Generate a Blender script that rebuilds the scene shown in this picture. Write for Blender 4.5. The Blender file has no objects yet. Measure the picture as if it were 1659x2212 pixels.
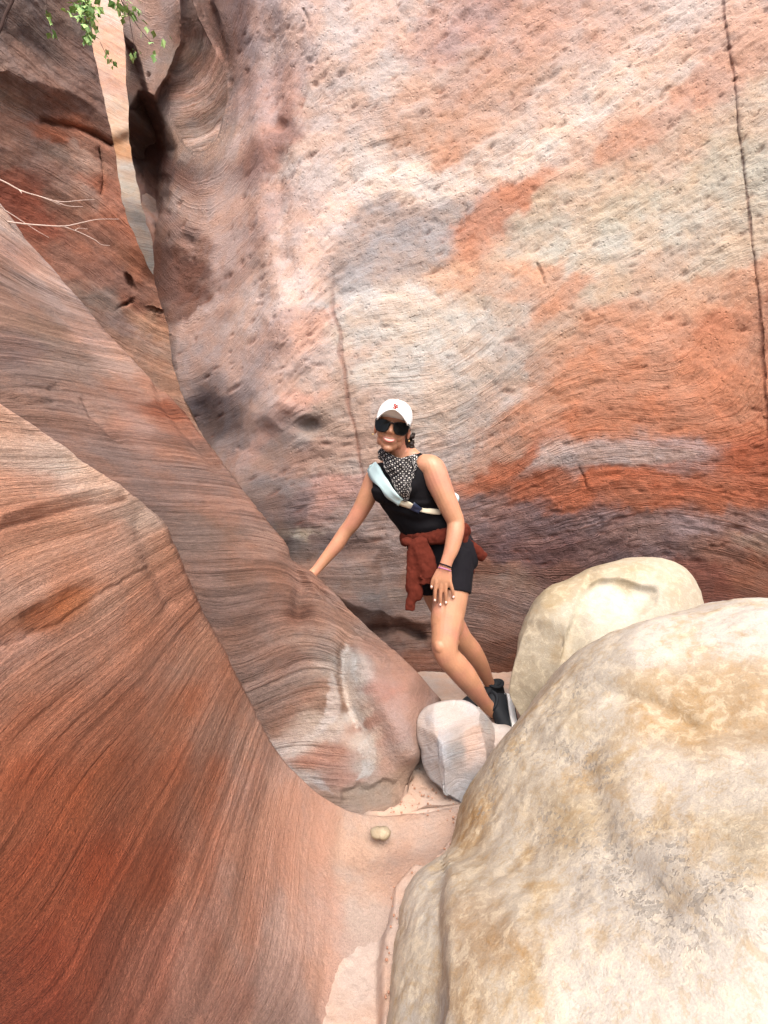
import bpy, bmesh, math, random
import numpy as np
from mathutils import Vector, Matrix
from mathutils.bvhtree import BVHTree

# ------------------------------------------------------------------ camera, sky, sun, exposure
SC = bpy.context.scene
COL = SC.collection
F, CX, CY = 1000.0, 829.5, 1106.0          # focal length and centre on the 1659 x 2212 image frame
PITCH, CAMZ = math.radians(5.0), 1.2
CP, SP = math.cos(PITCH), math.sin(PITCH)
cam_d = bpy.data.cameras.new('camera'); cam = bpy.data.objects.new('camera', cam_d); COL.objects.link(cam)
cam_d.sensor_fit = 'VERTICAL'; cam_d.sensor_height = 36.0; cam_d.lens = 36.0 * F / 2212.0
cam_d.clip_start = 0.02; cam_d.clip_end = 500.0
cam.location = (0, 0, CAMZ); cam.rotation_euler = (math.pi / 2 - PITCH, 0, 0)
SC.camera = cam
SUN_EL, SUN_AZ = math.radians(58), math.radians(168)     # azimuth clockwise from +Y: high, behind left of the camera
W = bpy.data.worlds.new('World'); SC.world = W; W.use_nodes = True
wn = W.node_tree.nodes; wl = W.node_tree.links; wn.clear()
sky = wn.new('ShaderNodeTexSky'); sky.sky_type = 'NISHITA'; sky.sun_disc = False
sky.sun_elevation = SUN_EL; sky.sun_rotation = SUN_AZ
sky.air_density = 1.0; sky.dust_density = 6.5; sky.ozone_density = 0.4
bg = wn.new('ShaderNodeBackground'); bg.inputs['Strength'].default_value = 0.15
wo = wn.new('ShaderNodeOutputWorld'); wl.new(sky.outputs[0], bg.inputs[0]); wl.new(bg.outputs[0], wo.inputs[0])
sun_d = bpy.data.lights.new('sun', 'SUN'); sun_d.energy = 1.05; sun_d.angle = math.radians(60); sun_d.color = (1.0, 0.955, 0.88)
sun = bpy.data.objects.new('sun', sun_d); COL.objects.link(sun)
sd = Vector((math.sin(SUN_AZ) * math.cos(SUN_EL), math.cos(SUN_AZ) * math.cos(SUN_EL), math.sin(SUN_EL)))
sun.rotation_euler = sd.to_track_quat('Z', 'Y').to_euler(); sun.location = (0, 0, 12)
SC.view_settings.view_transform = 'Standard'; SC.view_settings.look = 'None'
SC.view_settings.exposure = 1.13; SC.view_settings.gamma = 1.0; SC.view_settings.use_curve_mapping = False
SC.cycles.max_bounces = 6; SC.cycles.diffuse_bounces = 4; SC.cycles.use_denoising = True; SC.cycles.denoiser = 'OPENIMAGEDENOISE'; SC.cycles.denoising_input_passes = 'RGB_ALBEDO_NORMAL'; SC.cycles.denoising_prefilter = 'NONE'

# ------------------------------------------------------------------ numeric helpers
rng = np.random.default_rng(7)
def P(x, y, d):
    """a point seen at (x, y) in the image frame, d metres in front of the camera -> world"""
    x, y, d = np.broadcast_arrays(np.asarray(x, float), np.asarray(y, float), np.asarray(d, float))
    r = (x - CX) / F * d; u = (CY - y) / F * d
    return np.stack([r, d * CP + u * SP, CAMZ - d * SP + u * CP], -1)
def proj(p):
    X, Y, Z = p[..., 0], p[..., 1], p[..., 2] - CAMZ
    d = Y * CP - Z * SP; u = Y * SP + Z * CP
    return CX + X / d * F, CY - u / d * F, d
def V(x, y, d): return Vector(P(x, y, d).tolist())

_T = np.random.default_rng(3).random((64, 64, 64)).astype(np.float32)
def vnoise(p):
    p = np.asarray(p, np.float32); i = np.floor(p).astype(np.int64); f = p - i
    f = f * f * f * (f * (f * 6 - 15) + 10); a = i & 63; b = (i + 1) & 63
    x0, y0, z0 = a[..., 0], a[..., 1], a[..., 2]; x1, y1, z1 = b[..., 0], b[..., 1], b[..., 2]
    fx, fy, fz = f[..., 0], f[..., 1], f[..., 2]
    def L(p, q, t): return p + (q - p) * t
    return L(L(L(_T[x0, y0, z0], _T[x1, y0, z0], fx), L(_T[x0, y1, z0], _T[x1, y1, z0], fx), fy),
             L(L(_T[x0, y0, z1], _T[x1, y0, z1], fx), L(_T[x0, y1, z1], _T[x1, y1, z1], fx), fy), fz) * 2 - 1
def fbm(p, oct=4, gain=0.5, lac=2.03):
    p = np.asarray(p, np.float32); s = 0; a = 1.0; n = 0
    for k in range(oct):
        s = s + a * vnoise(p + 17.3 * k); n += a; a *= gain; p = p * lac
    return s / n
def n1(s, seed=0.5, oct=4, gain=0.6):
    s = np.asarray(s, np.float32)
    return fbm(np.stack([s, np.full_like(s, seed), np.full_like(s, seed * 1.7)], -1), oct, gain)
def smooth(a, b, x):
    t = np.clip((x - a) / (b - a), 0, 1); return t * t * (3 - 2 * t)
def s2l(c):
    c = np.asarray(c, float); return np.where(c <= 0.04045, c / 12.92, ((c + 0.055) / 1.055) ** 2.4)
def hx(h): return s2l([int(h[i:i + 2], 16) / 255 for i in (0, 2, 4)])
def tps(pts):
    """thin-plate surface through (x, y, value) points"""
    pts = np.array(pts, float); xy = pts[:, :2] / 500.0; v = pts[:, 2]; n = len(v)
    def K(r2): return 0.5 * r2 * np.log(r2 + 1e-12)
    A = np.zeros((n + 3, n + 3)); r2 = ((xy[:, None] - xy[None]) ** 2).sum(-1)
    A[:n, :n] = K(r2) + np.eye(n) * 1e-3; A[:n, n] = 1; A[:n, n + 1:] = xy; A[n, :n] = 1; A[n + 1:, :n] = xy.T
    w = np.linalg.solve(A, np.r_[v, 0, 0, 0])
    def f(x, y):
        x = np.asarray(x, float) / 500; y = np.asarray(y, float) / 500; o = w[n] + w[n + 1] * x + w[n + 2] * y
        for i in range(n): o = o + w[i] * K((x - xy[i, 0]) ** 2 + (y - xy[i, 1]) ** 2)
        return o
    return f
def strata_field(cons, x0, x1, y0, y1, nx=7, ny=9):
    """scalar whose level lines run in the given directions: cons = (x, y, angle up-right in degrees[, density])"""
    gx, gy = np.meshgrid(np.linspace(x0, x1, nx), np.linspace(y0, y1, ny)); gx = gx.ravel(); gy = gy.ravel()
    s = 1.25 * max((x1 - x0) / (nx - 1), (y1 - y0) / (ny - 1))
    rows, rhs = [], []
    for c in cons:
        x, y, a = c[:3]; k = c[3] if len(c) > 3 else 1.0; a = math.radians(a); tx, ty = math.cos(a), -math.sin(a); mx, my = -ty, tx
        e = np.exp(-((x - gx) ** 2 + (y - gy) ** 2) / (2 * s * s)); ex = -(x - gx) / s * e; ey = -(y - gy) / s * e
        ex = np.r_[ex, 1, 0]; ey = np.r_[ey, 0, 1]
        rows += [2.0 * (ex * tx + ey * ty), ex * mx + ey * my]; rhs += [0, k]
    A = np.array(rows); b = np.array(rhs); lam = 0.03
    w = np.linalg.solve(A.T @ A + lam * np.eye(A.shape[1]), A.T @ b)
    def f(x, y):
        o = w[-2] * x / s + w[-1] * y / s
        for i in range(len(gx)): o = o + w[i] * np.exp(-((x - gx[i]) ** 2 + (y - gy[i]) ** 2) / (2 * s * s))
        return o * s
    return f
KALB, SAT = 0.60, 0.75
def colour_field(pts, x, y, p=3.2, warp=26.0, seed=0.0, wscale=70.0, sf=None, tdir=-1.0, aniso=2.2, sat=None):
    """patchy stone colours: weighted by distance to sample spots set in image-frame pixels, drawn out along the bedding, edges frayed by noise"""
    q = np.stack([x / wscale, y / wscale, np.full_like(x, seed)], -1)
    wx = x + warp * fbm(q, 5, 0.62); wy = y + 0.8 * warp * fbm(q + 9.1, 5, 0.62)
    num = np.zeros(x.shape + (3,)); den = np.zeros(x.shape)
    if sf is not None:
        gx, gy = np.array([q[0] for q in pts], float), np.array([q[1] for q in pts], float); e = 4.0
        ax = (sf(gx + e, gy) - sf(gx - e, gy)); ay = (sf(gx, gy + e) - sf(gx, gy - e)); l = np.hypot(ax, ay) + 1e-6; ax /= l; ay /= l
    for k, (px, py, h) in enumerate(pts):
        dx, dy = wx - px, wy - py; d2 = dx * dx + dy * dy
        if sf is not None: d2 = d2 / aniso + (dx * ax[k] + dy * ay[k]) ** 2 * (aniso - 1 / aniso)
        w = 1.0 / (d2 / 900.0 + 0.15) ** (p / 2 + 0.4)
        num += w[..., None] * hx(h); den += w
    c = num / den[..., None] * KALB; g = (c * np.array([0.3, 0.55, 0.15])).sum(-1, keepdims=True)
    return np.clip(g + (c - g) * (SAT if sat is None else sat), 0.004, 1)
def polydist(x, y, pl):
    """distance to a polyline and side of it"""
    best = np.full(x.shape, 1e9); side = np.zeros(x.shape)
    for (ax, ay), (bx, by) in zip(pl[:-1], pl[1:]):
        dx, dy = bx - ax, by - ay; t = np.clip(((x - ax) * dx + (y - ay) * dy) / (dx * dx + dy * dy), 0, 1)
        d = np.hypot(x - ax - t * dx, y - ay - t * dy); m = d < best
        best = np.where(m, d, best); side = np.where(m, np.sign((x - ax) * dy - (y - ay) * dx), side)
    return best, side
def inpoly(x, y, pl):
    c = np.zeros(x.shape, bool); n = len(pl)
    for i in range(n):
        ax, ay = pl[i]; bx, by = pl[(i + 1) % n]
        if ay == by: continue
        c ^= ((ay > y) != (by > y)) & (x < (bx - ax) * (y - ay) / (by - ay) + ax)
    return c
def sdpoly(x, y, pl):
    d, _ = polydist(x, y, list(pl) + [pl[0]]); return np.where(inpoly(x, y, pl), -d, d)
def catmull(pts, n):
    """n points along a smooth curve through pts (k, m), even in the index"""
    pts = np.asarray(pts, float); k = len(pts); t = np.linspace(0, k - 1, n) if np.isscalar(n) else np.asarray(n); i = np.clip(np.floor(t).astype(int), 0, k - 2); f = (t - i)[:, None]
    sh = (len(t),) + pts.shape[1:]; g = lambda j: pts[np.clip(j, 0, k - 1)].reshape(len(t), -1)
    p0, p1, p2, p3 = g(i - 1), g(i), g(i + 1), g(i + 2)
    p0 = np.where((i == 0)[:, None], 2 * p1 - p2, p0); p3 = np.where((i == k - 2)[:, None], 2 * p2 - p1, p3)
    o = 0.5 * (2 * p1 + (p2 - p0) * f + (2 * p0 - 5 * p1 + 4 * p2 - p3) * f ** 2 + (3 * p1 - p0 - 3 * p2 + p3) * f ** 3)
    return o.reshape(sh)

# ------------------------------------------------------------------ mesh helpers
def mesh_np(name, co, quads=None, tris=None, attrs=None, uv=None, smoothed=True):
    me = bpy.data.meshes.new(name); co = np.ascontiguousarray(co, np.float32).reshape(-1, 3)
    faces = []
    if quads is not None and len(quads): faces.append(np.asarray(quads, np.int32))
    if tris is not None and len(tris): faces.append(np.asarray(tris, np.int32))
    li = np.concatenate([f.ravel() for f in faces]); tot = np.concatenate([np.full(len(f), f.shape[1], np.int32) for f in faces])
    st = np.concatenate([[0], np.cumsum(tot)[:-1]]).astype(np.int32)
    me.vertices.add(len(co)); me.vertices.foreach_set('co', co.ravel())
    me.loops.add(len(li)); me.loops.foreach_set('vertex_index', li)
    me.polygons.add(len(tot)); me.polygons.foreach_set('loop_start', st)
    me.update(calc_edges=True); me.validate()
    if smoothed: me.polygons.foreach_set('use_smooth', np.ones(len(me.polygons), bool))
    for k, v in (attrs or {}).items():
        v = np.asarray(v, np.float32)
        if v.ndim == 2:
            a = me.attributes.new(k, 'FLOAT_COLOR', 'POINT'); a.data.foreach_set('color', np.c_[v, np.ones(len(v))].astype(np.float32).ravel())
        else:
            a = me.attributes.new(k, 'FLOAT', 'POINT'); a.data.foreach_set('value', v.ravel())
    if uv is not None:
        u = me.uv_layers.new(name='UVMap'); u.data.foreach_set('uv', np.asarray(uv, np.float32).reshape(-1, 2)[li].ravel())
    return me
def gquads(nr, nc, wrap=False):
    i = np.arange(nr * nc).reshape(nr, nc)
    if wrap: i = np.c_[i, i[:, :1]]
    return np.stack([i[:-1, :-1], i[1:, :-1], i[1:, 1:], i[:-1, 1:]], -1).reshape(-1, 4)
def link(name, me, mat=None, parent=None, **kw):
    o = bpy.data.objects.new(name, me); COL.objects.link(o)
    if mat is not None and me is not None: me.materials.append(mat)
    if parent is not None: o.parent = parent; o.matrix_parent_inverse = parent.matrix_world.inverted()
    for k, v in kw.items(): o[k] = v
    return o
def empty(name, loc, **kw):
    o = bpy.data.objects.new(name, None); COL.objects.link(o); o.location = loc; o.empty_display_size = 0.1
    o.matrix_world = Matrix.Translation(loc)
    for k, v in kw.items(): o[k] = v
    return o
def grid_normals(p):
    du = np.gradient(p, axis=1); dv = np.gradient(p, axis=0); n = np.cross(du, dv)
    n /= np.linalg.norm(n, axis=-1, keepdims=True) + 1e-12
    toc = np.array([0, 0, CAMZ]) - p
    return n
# ------------------------------------------------------------------ material helpers
class NT:
    def __init__(s, name):
        s.m = bpy.data.materials.new(name); s.m.use_nodes = True; s.t = s.m.node_tree; s.t.nodes.clear()
        s.out = s.t.nodes.new('ShaderNodeOutputMaterial'); s.b = s.t.nodes.new('ShaderNodeBsdfPrincipled')
        s.t.links.new(s.b.outputs[0], s.out.inputs[0])
    def n(s, typ, ins=None, **pr):
        o = s.t.nodes.new('ShaderNode' + typ)
        for k, v in pr.items(): setattr(o, k, v)
        for k, v in (ins or {}).items(): s.set(o.inputs[k], v)
        return o
    def set(s, sock, v):
        if hasattr(v, 'is_output') or isinstance(v, bpy.types.NodeSocket): s.t.links.new(v, sock)
        else: sock.default_value = v
    def math(s, op, a, b=0.0, c=None, clamp=False):
        o = s.n('Math', operation=op, use_clamp=clamp); s.set(o.inputs[0], a); s.set(o.inputs[1], b)
        if c is not None: s.set(o.inputs[2], c)
        return o.outputs[0]
    def noise(s, vec=None, scale=5.0, detail=3.0, rough=0.55, dim='3D', w=None, dist=0.0):
        o = s.n('TexNoise', noise_dimensions=dim); o.inputs['Scale'].default_value = scale; o.inputs['Detail'].default_value = detail
        o.inputs['Roughness'].default_value = rough; o.inputs['Distortion'].default_value = dist
        if vec is not None and dim != '1D': s.set(o.inputs['Vector'], vec)
        if w is not None: s.set(o.inputs['W'], w)
        return o.outputs[0]
    def ramp(s, f, lo, hi, a=0.0, b=1.0):
        o = s.n('MapRange', interpolation_type='SMOOTHSTEP'); s.set(o.inputs[0], f)
        for i, v in zip((1, 2, 3, 4), (lo, hi, a, b)): s.set(o.inputs[i], v)
        return o.outputs[0]
    def mix(s, f, a, b, mode='MIX'):
        o = s.n('Mix', data_type='RGBA', blend_type=mode); s.set(o.inputs[0], f)
        for i, v in ((6, a), (7, b)): s.set(o.inputs[i], (*v, 1.0) if isinstance(v, (tuple, list, np.ndarray)) and len(v) == 3 else v)
        return o.outputs[2]
    def scalec(s, c, f):
        o = s.n('VectorMath', operation='SCALE'); s.set(o.inputs[0], c); s.set(o.inputs['Scale'], f); return o.outputs[0]
    def coord(s): return s.n('TexCoord').outputs['Object']
    def attr(s, name): return s.n('Attribute', attribute_name=name)
    def bump(s, h, strength, dist, prev=None):
        o = s.n('Bump'); s.set(o.inputs['Height'], h); o.inputs['Strength'].default_value = strength; o.inputs['Distance'].default_value = dist
        if prev is not None: s.set(o.inputs['Normal'], prev)
        return o.outputs[0]
def rock_material(name, period=9.0, contrast=0.35, lines=0.25, grain=0.16, blotch=0.22, pits=0.0, warp=10.0, bump=1.0, rough=0.9, grainscale=220.0, spec=0.25, streak=0.3):
    """sandstone: colour sampled per vertex, bedding from the strata attribute, grain, mottling and pitting from noise"""
    t = NT(name); co = t.coord(); col = t.attr('Col').outputs['Color']; S = t.attr('S').outputs['Fac']; rg = t.attr('Rough').outputs['Fac']
    lay = t.attr('Lay').outputs['Fac']
    wv = t.noise(co, 7.0, 4, 0.6); Sw = t.math('MULTIPLY_ADD', t.math('SUBTRACT', wv, 0.5), warp, S)
    a = t.noise(dim='1D', w=t.math('DIVIDE', Sw, period * 3.2), scale=1, detail=3, rough=0.6)
    b = t.noise(dim='1D', w=t.math('DIVIDE', Sw, period), scale=1, detail=7, rough=0.8)
    patch = t.ramp(t.noise(co, 4.5, 3), 0.32, 0.68, 0.5, 1.0); patch = t.math('MULTIPLY', patch, lay)
    band = t.math('MULTIPLY', t.math('MULTIPLY', t.math('SUBTRACT', a, 0.5), 2.4 * contrast), patch)
    b2 = t.noise(dim='1D', w=t.math('DIVIDE', Sw, period * 2.0), scale=1, detail=2, rough=0.6); b3 = t.noise(dim='1D', w=t.math('ADD', t.math('DIVIDE', Sw, period * 0.9), 31.7), scale=1, detail=1, rough=0.5)
    brk = t.ramp(t.noise(t.n('CombineXYZ', {0: t.math('DIVIDE', Sw, 6.0), 1: t.math('DIVIDE', t.attr('T').outputs['Fac'], 120.0)}).outputs[0], 1.0, 3, 0.6, dim='2D'), 0.36, 0.58)
    thin = t.math('MAXIMUM', t.ramp(t.math('ABSOLUTE', t.math('SUBTRACT', b2, 0.5)), 0.0, 0.035, 1.0, 0.0), t.math('MULTIPLY', t.ramp(t.math('ABSOLUTE', t.math('SUBTRACT', b3, 0.45)), 0.0, 0.06, 1.0, 0.0), 0.7))
    thin = t.math('MULTIPLY', t.math('MULTIPLY', thin, brk), patch)
    fine = t.math('MULTIPLY', t.math('MULTIPLY', t.math('SUBTRACT', b, 0.5), 2.6 * contrast), patch)
    st = t.noise(t.n('CombineXYZ', {0: t.math('DIVIDE', Sw, 2.6), 1: t.math('DIVIDE', t.attr('T').outputs['Fac'], 16.0)}).outputs[0], 1.0, 4, 0.7, dim='2D')
    g = t.noise(co, grainscale, 2, 0.8); g2 = t.noise(co, grainscale * 0.28, 3, 0.6); m = t.noise(co, 9.0, 5, 0.62)
    f = t.math('ADD', t.math('ADD', 1.0, band), fine)
    f = t.math('MULTIPLY', f, t.math('MULTIPLY_ADD', thin, -lines, 1.0))
    f = t.math('MULTIPLY', f, t.math('MULTIPLY_ADD', t.math('SUBTRACT', g, 0.5), 4 * grain, 1.0))
    f = t.math('MULTIPLY', f, t.math('MULTIPLY_ADD', t.math('SUBTRACT', g2, 0.5), 1.6 * grain, 1.0))
    f = t.math('MULTIPLY', f, t.math('MULTIPLY_ADD', t.math('MULTIPLY', t.math('SUBTRACT', st, 0.5), lay), 2 * streak, 1.0))
    f = t.math('MULTIPLY', f, t.math('MULTIPLY_ADD', t.math('SUBTRACT', m, 0.5), 2 * blotch, 1.0))
    c = t.scalec(col, f)
    warm = t.mix(1.0, c, (1.08, 0.93, 0.82), 'MULTIPLY'); cool = t.mix(1.0, c, (0.98, 1.0, 1.01), 'MULTIPLY')
    c = t.mix(t.ramp(t.noise(co, 5.0, 4, 0.6), 0.35, 0.65), cool, warm)
    c = t.mix(t.math('MULTIPLY', thin, 0.5), c, t.mix(1.0, c, (0.92, 0.74, 0.66), 'MULTIPLY'))
    vor = t.n('TexVoronoi', feature='F1'); t.set(vor.inputs['Vector'], t.n('VectorMath', {0: co, 1: t.n('VectorMath', {0: t.n('TexNoise', {'Vector': co, 'Scale': 30.0}).outputs[1], 'Scale': 0.02}, operation='SCALE').outputs[0]}, operation='ADD').outputs[0]); vor.inputs['Scale'].default_value = 38.0
    pm = t.math('MULTIPLY', t.ramp(vor.outputs['Distance'], 0.10, 0.34, 1.0, 0.0), t.ramp(t.n('SeparateColor', {0: vor.outputs['Color']}).outputs[0], 0.55, 0.62))
    pm = t.math('MULTIPLY', pm, rg)
    t.set(t.b.inputs['Base Color'], c); t.b.inputs['Roughness'].default_value = rough; t.b.inputs['Specular IOR Level'].default_value = spec
    rgh = t.math('MULTIPLY_ADD', rg, 0.7, 0.25)
    h = t.math('MULTIPLY_ADD', b, t.math('MULTIPLY', patch, 0.5), t.math('MULTIPLY_ADD', g2, 0.3, t.math('MULTIPLY', t.math('MULTIPLY', st, lay), 0.9)))
    h = t.math('SUBTRACT', t.math('ADD', h, t.math('MULTIPLY', t.noise(co, 60.0, 4, 0.65), rgh)), t.math('MULTIPLY', thin, 0.7))
    h = t.math('SUBTRACT', h, t.math('MULTIPLY', pm, 0.9 if pits else 0.0))
    nb = t.bump(h, min(1.0, 0.55 * bump), 0.009 * max(1.0, bump)); nb = t.bump(g, 0.4, 0.003, nb)
    t.set(t.b.inputs['Normal'], nb)
    return t.m
def plain(name, col, rough=0.8, spec=0.3, var=0.12, scale=60.0, bump=0.0, sss=0.0):
    t = NT(name); co = t.coord(); n = t.noise(co, scale, 3); c = hx(col) if isinstance(col, str) else np.array(col)
    t.set(t.b.inputs['Base Color'], t.scalec((*c,), t.math('MULTIPLY_ADD', t.math('SUBTRACT', n, 0.5), 2 * var, 1.0)))
    t.b.inputs['Roughness'].default_value = rough; t.b.inputs['Specular IOR Level'].default_value = spec
    if bump: t.set(t.b.inputs['Normal'], t.bump(n, bump, 0.003))
    if sss: t.b.inputs['Subsurface Weight'].default_value = sss; t.b.inputs['Subsurface Radius'].default_value = (0.012, 0.005, 0.003); t.b.inputs['Subsurface Scale'].default_value = 1.0
    return t.m
# ------------------------------------------------------------------ canyon rock
def finish_grid(name, p, x, y, cols, sf, mat, disp, lay=1.0, rough=1.0, label=None, cwarp=26.0, cscale=70.0, cp=3.2, tint=None, extra=None, seed=0.0, kind='structure', tdir=-1.0, aniso=2.2, gain=1.0, bands=0.0, patches=(), sat=None):
    """displace a grid of points along its normals, colour it and link it"""
    nr, nc = x.shape; n = grid_normals(p)
    toc = np.array([0, 0, CAMZ]) - p; flip = (n * toc).sum() < 0
    if flip: n = -n
    S = sf(x, y); lay = np.broadcast_to(np.asarray(lay, float), x.shape); rough = np.broadcast_to(np.asarray(rough, float), x.shape)
    Sw = S + 9.0 * fbm(p * 6.0 + seed, 3)
    h = disp['big'] * fbm(p * disp.get('bigf', 2.2) + seed, 3) + disp['mid'] * rough * fbm(p * 14.0 + seed, 4, 0.55)
    bq = np.stack([Sw / 26.0, (x + tdir * y) / 120.0, 0 * x + seed], -1); brk = 0.25 + 0.75 * smooth(-0.25, 0.35, fbm(bq, 3))
    h = h + disp['lay'] * lay * brk * (0.6 * n1(Sw / disp.get('per', 30.0), 0.3, 3) + 0.5 * n1(Sw / (disp.get('per', 30.0) / 4.5), 0.7, 3))
    h = h + disp.get('fine', 0.0) * rough * fbm(p * 55.0 + seed, 3, 0.6)
    if 'chip' in disp:
        q = np.stack([S / 9.0, x / 34.0, 0 * x + seed], -1); c_ = fbm(q, 3, 0.55); h = h + disp['chip'] * rough * (c_ - 0.8 * smooth(0.15, 0.5, -c_))
    if extra is not None: h = h + extra
    p2 = p + n * h[..., None]
    c = colour_field(cols, x, y, cp, cwarp, seed, cscale, sf, tdir, aniso, sat)
    c = c * gain
    if bands: c = c * np.clip(1 + bands * lay * (1.3 * n1(Sw / 46.0, 0.21, 3) + 1.0 * n1(Sw / 13.0, 0.83, 3)), 0.45, 1.6)[..., None]
    wq = np.stack([x / 16.0, y / 16.0, 0 * x + seed], -1); wx_, wy_ = 9 * fbm(wq, 4, 0.6), 9 * fbm(wq + 5, 4, 0.6)
    for pl, hcol, soft, op in patches:
        m = ((1 - smooth(-soft, soft, sdpoly(x + wx_, y + wy_, pl))) * op * (0.85 + 0.3 * fbm(wq * 2.2, 3)))[..., None]; m = np.clip(m, 0, 1); hc = hx(hcol) * KALB; hg = (hc * np.array([0.3, 0.55, 0.15])).sum(); c = c * (1 - m) + m * (hg + (hc - hg) * (sat or SAT)) * gain
    if tint is not None: c = tint(c, x, y, S)
    q = gquads(nr, nc)
    me = mesh_np(name, p2, q[:, ::-1] if flip else q, attrs={'Col': c.reshape(-1, 3), 'S': S.ravel(), 'T': (x + tdir * y).ravel(), 'Rough': rough.ravel(), 'Lay': lay.ravel()})
    o = link(name, me, mat); o['kind'] = kind
    if label: o['label'] = label
    return o, p2
def stamp_pits(shape, ix, iy, n, xr, yr, rmin, rmax, depth, angf, wf=None, r=None):
    """random pits in index space: ix, iy turn image-frame positions into fractional column and row"""
    r = r or np.random.default_rng(11); h = np.zeros(shape); m = np.zeros(shape); k = 0
    while k < n:
        px, py = r.uniform(*xr), r.uniform(*yr)
        if wf is not None and r.random() > wf(px, py): k += 0.25; continue
        k += 1; a = rmin + (rmax - rmin) * r.random() ** 4; e = r.uniform(1.6, 4.0); ang = math.radians(angf(px, py) + r.normal(0, 8))
        R = a * e * 1.8; c0, c1 = int(ix(px - R, py)), int(ix(px + R, py)) + 2; r0, r1 = int(iy(py - R)), int(iy(py + R)) + 2
        c0, r0 = max(c0, 0), max(r0, 0); c1, r1 = min(c1, shape[1]), min(r1, shape[0])
        if c1 <= c0 or r1 <= r0: continue
        X = XG[r0:r1, c0:c1] - px; Y = YG[r0:r1, c0:c1] - py
        u = X * math.cos(ang) - Y * math.sin(ang); v = X * math.sin(ang) + Y * math.cos(ang)
        d = (u / (a * e)) ** 2 + (v / a) ** 2; b = np.exp(-d * 1.6)
        h[r0:r1, c0:c1] = np.minimum(h[r0:r1, c0:c1], -b * depth * (0.4 + a / rmax)); m[r0:r1, c0:c1] = np.maximum(m[r0:r1, c0:c1], b)
    return h, m
def step(d, w): return smooth(-w, w, d)
def axis(*segs): return np.concatenate([np.linspace(a, b, n, endpoint=False) for a, b, n in segs] + [[segs[-1][1]]])

# --- the big pale wall that closes the slot on the right and behind the walker
wy = axis((-620, -30, 30), (-30, 1500, 500), (1500, 1640, 14)); na = axis((0, 0.12, 90), (0.12, 0.83, 400), (0.83, 1.0, 26))
XL = np.array([(-620, 262), (0, 268), (90, 268), (200, 275), (330, 285), (450, 310), (530, 331), (590, 333), (660, 330), (1640, 330)], float)
xl = np.interp(wy, XL[:, 0], XL[:, 1]) + 3.0 * n1(wy / 30.0, 0.2, 2)
YG = np.repeat(wy[:, None], len(na), 1); XG = xl[:, None] + na[None] * (2000 - xl[:, None])
dpts = [(300, -300, 4.0), (300, 0, 3.9), (300, 200, 3.9), (300, 400, 4.0), (300, 600, 3.95), (300, 800, 3.7), (300, 1000, 3.5), (400, -300, 3.8), (400, 0, 3.75), (400, 150, 3.8), (400, 300, 3.7), (400, 450, 3.65),
 (400, 600, 3.55), (400, 800, 3.4), (400, 950, 3.35), (500, 0, 3.5), (500, 200, 3.55), (500, 400, 3.45), (500, 600, 3.3), (500, 750, 3.2), (500, 900, 3.15), (500, 1050, 3.0), (580, 0, 3.2), (580, 300, 3.2), (580, 500, 3.12),
 (580, 700, 3.0), (580, 850, 2.95), (580, 1000, 2.98), (580, 1150, 2.9), (660, 0, 3.12), (660, 300, 3.12), (660, 600, 3.0), (660, 800, 2.88), (660, 900, 2.86), (660, 1000, 2.92), (660, 1200, 2.8), (760, 0, 3.15), (760, 400, 3.08),
 (760, 700, 2.95), (760, 1000, 2.87), (760, 1200, 2.8), (760, 1350, 2.76), (1000, -300, 3.2), (1000, 0, 3.12), (1000, 400, 3.0), (1000, 800, 2.85), (1000, 1000, 2.8), (1000, 1150, 2.78), (1000, 1250, 2.84), (1000, 1350, 2.82), (1000, 1500, 2.78),
 (1300, 0, 2.95), (1300, 400, 2.85), (1300, 800, 2.7), (1300, 1100, 2.66), (1300, 1200, 2.72), (1300, 1500, 2.7), (1659, -300, 2.8), (1659, 0, 2.7), (1659, 400, 2.6), (1659, 800, 2.5), (1659, 1100, 2.45), (1659, 1300, 2.52),
 (1659, 1500, 2.55), (2000, 0, 2.3), (2000, 800, 2.1), (2000, 1300, 2.1), (400, -1100, 4.0), (1000, -1100, 3.5), (1659, -1100, 3.1), (2000, -1100, 2.6), (700, 1640, 2.8), (1300, 1640, 2.75)]
D = tps(dpts)(XG, YG)
wob = 7 * fbm(np.stack([XG / 40, YG / 40, 0 * XG], -1), 3); xw, yw = XG + wob, YG + wob
panel = [(240, -60), (397, -60), (395, 91), (369, 157), (336, 216), (318, 205), (300, 150), (285, 100), (240, 60)]
hollow = [(296, 196), (318, 200), (336, 228), (366, 272), (387, 326), (376, 368), (366, 455), (350, 500), (333, 536), (300, 420), (255, 330), (275, 250)]
D += 0.15 * np.exp(-(((XG - 432) / 58) ** 2 + ((YG - 150) / 105) ** 2))
D -= 0.20 * (1 - step(sdpoly(xw, yw, panel), 6))
D += 0.48 * (1 - smooth(-46, 4, sdpoly(xw, yw, hollow)))
g, sd_ = polydist(xw, yw, [(425, -120), (437, 0), (460, 60), (480, 120), (500, 165)]); ta = smooth(170, 20, YG)
D += 0.12 * np.exp(-(np.maximum(g - 9 * ta, 0) / 6) ** 2) * ta * (YG < 175)
D += 0.26 * np.exp(-(((XG - 450) / 50) ** 2 + ((YG - 920) / 85) ** 2)) + 0.10 * np.exp(-(((XG - 400) / 38) ** 2 + ((YG - 590) / 75) ** 2))
slab = [(712, 575), (715, 652), (694, 718), (684, 777), (668, 818), (657, 849), (654, 887), (634, 908), (621, 940), (587, 952), (559, 1005), (520, 1060), (460, 1050), (520, 800), (600, 560), (660, 470)]
sl = sdpoly(xw, yw, slab); D -= 0.075 * (1 - smooth(-60, 2, sl)) * smooth(480, 700, YG)
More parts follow.
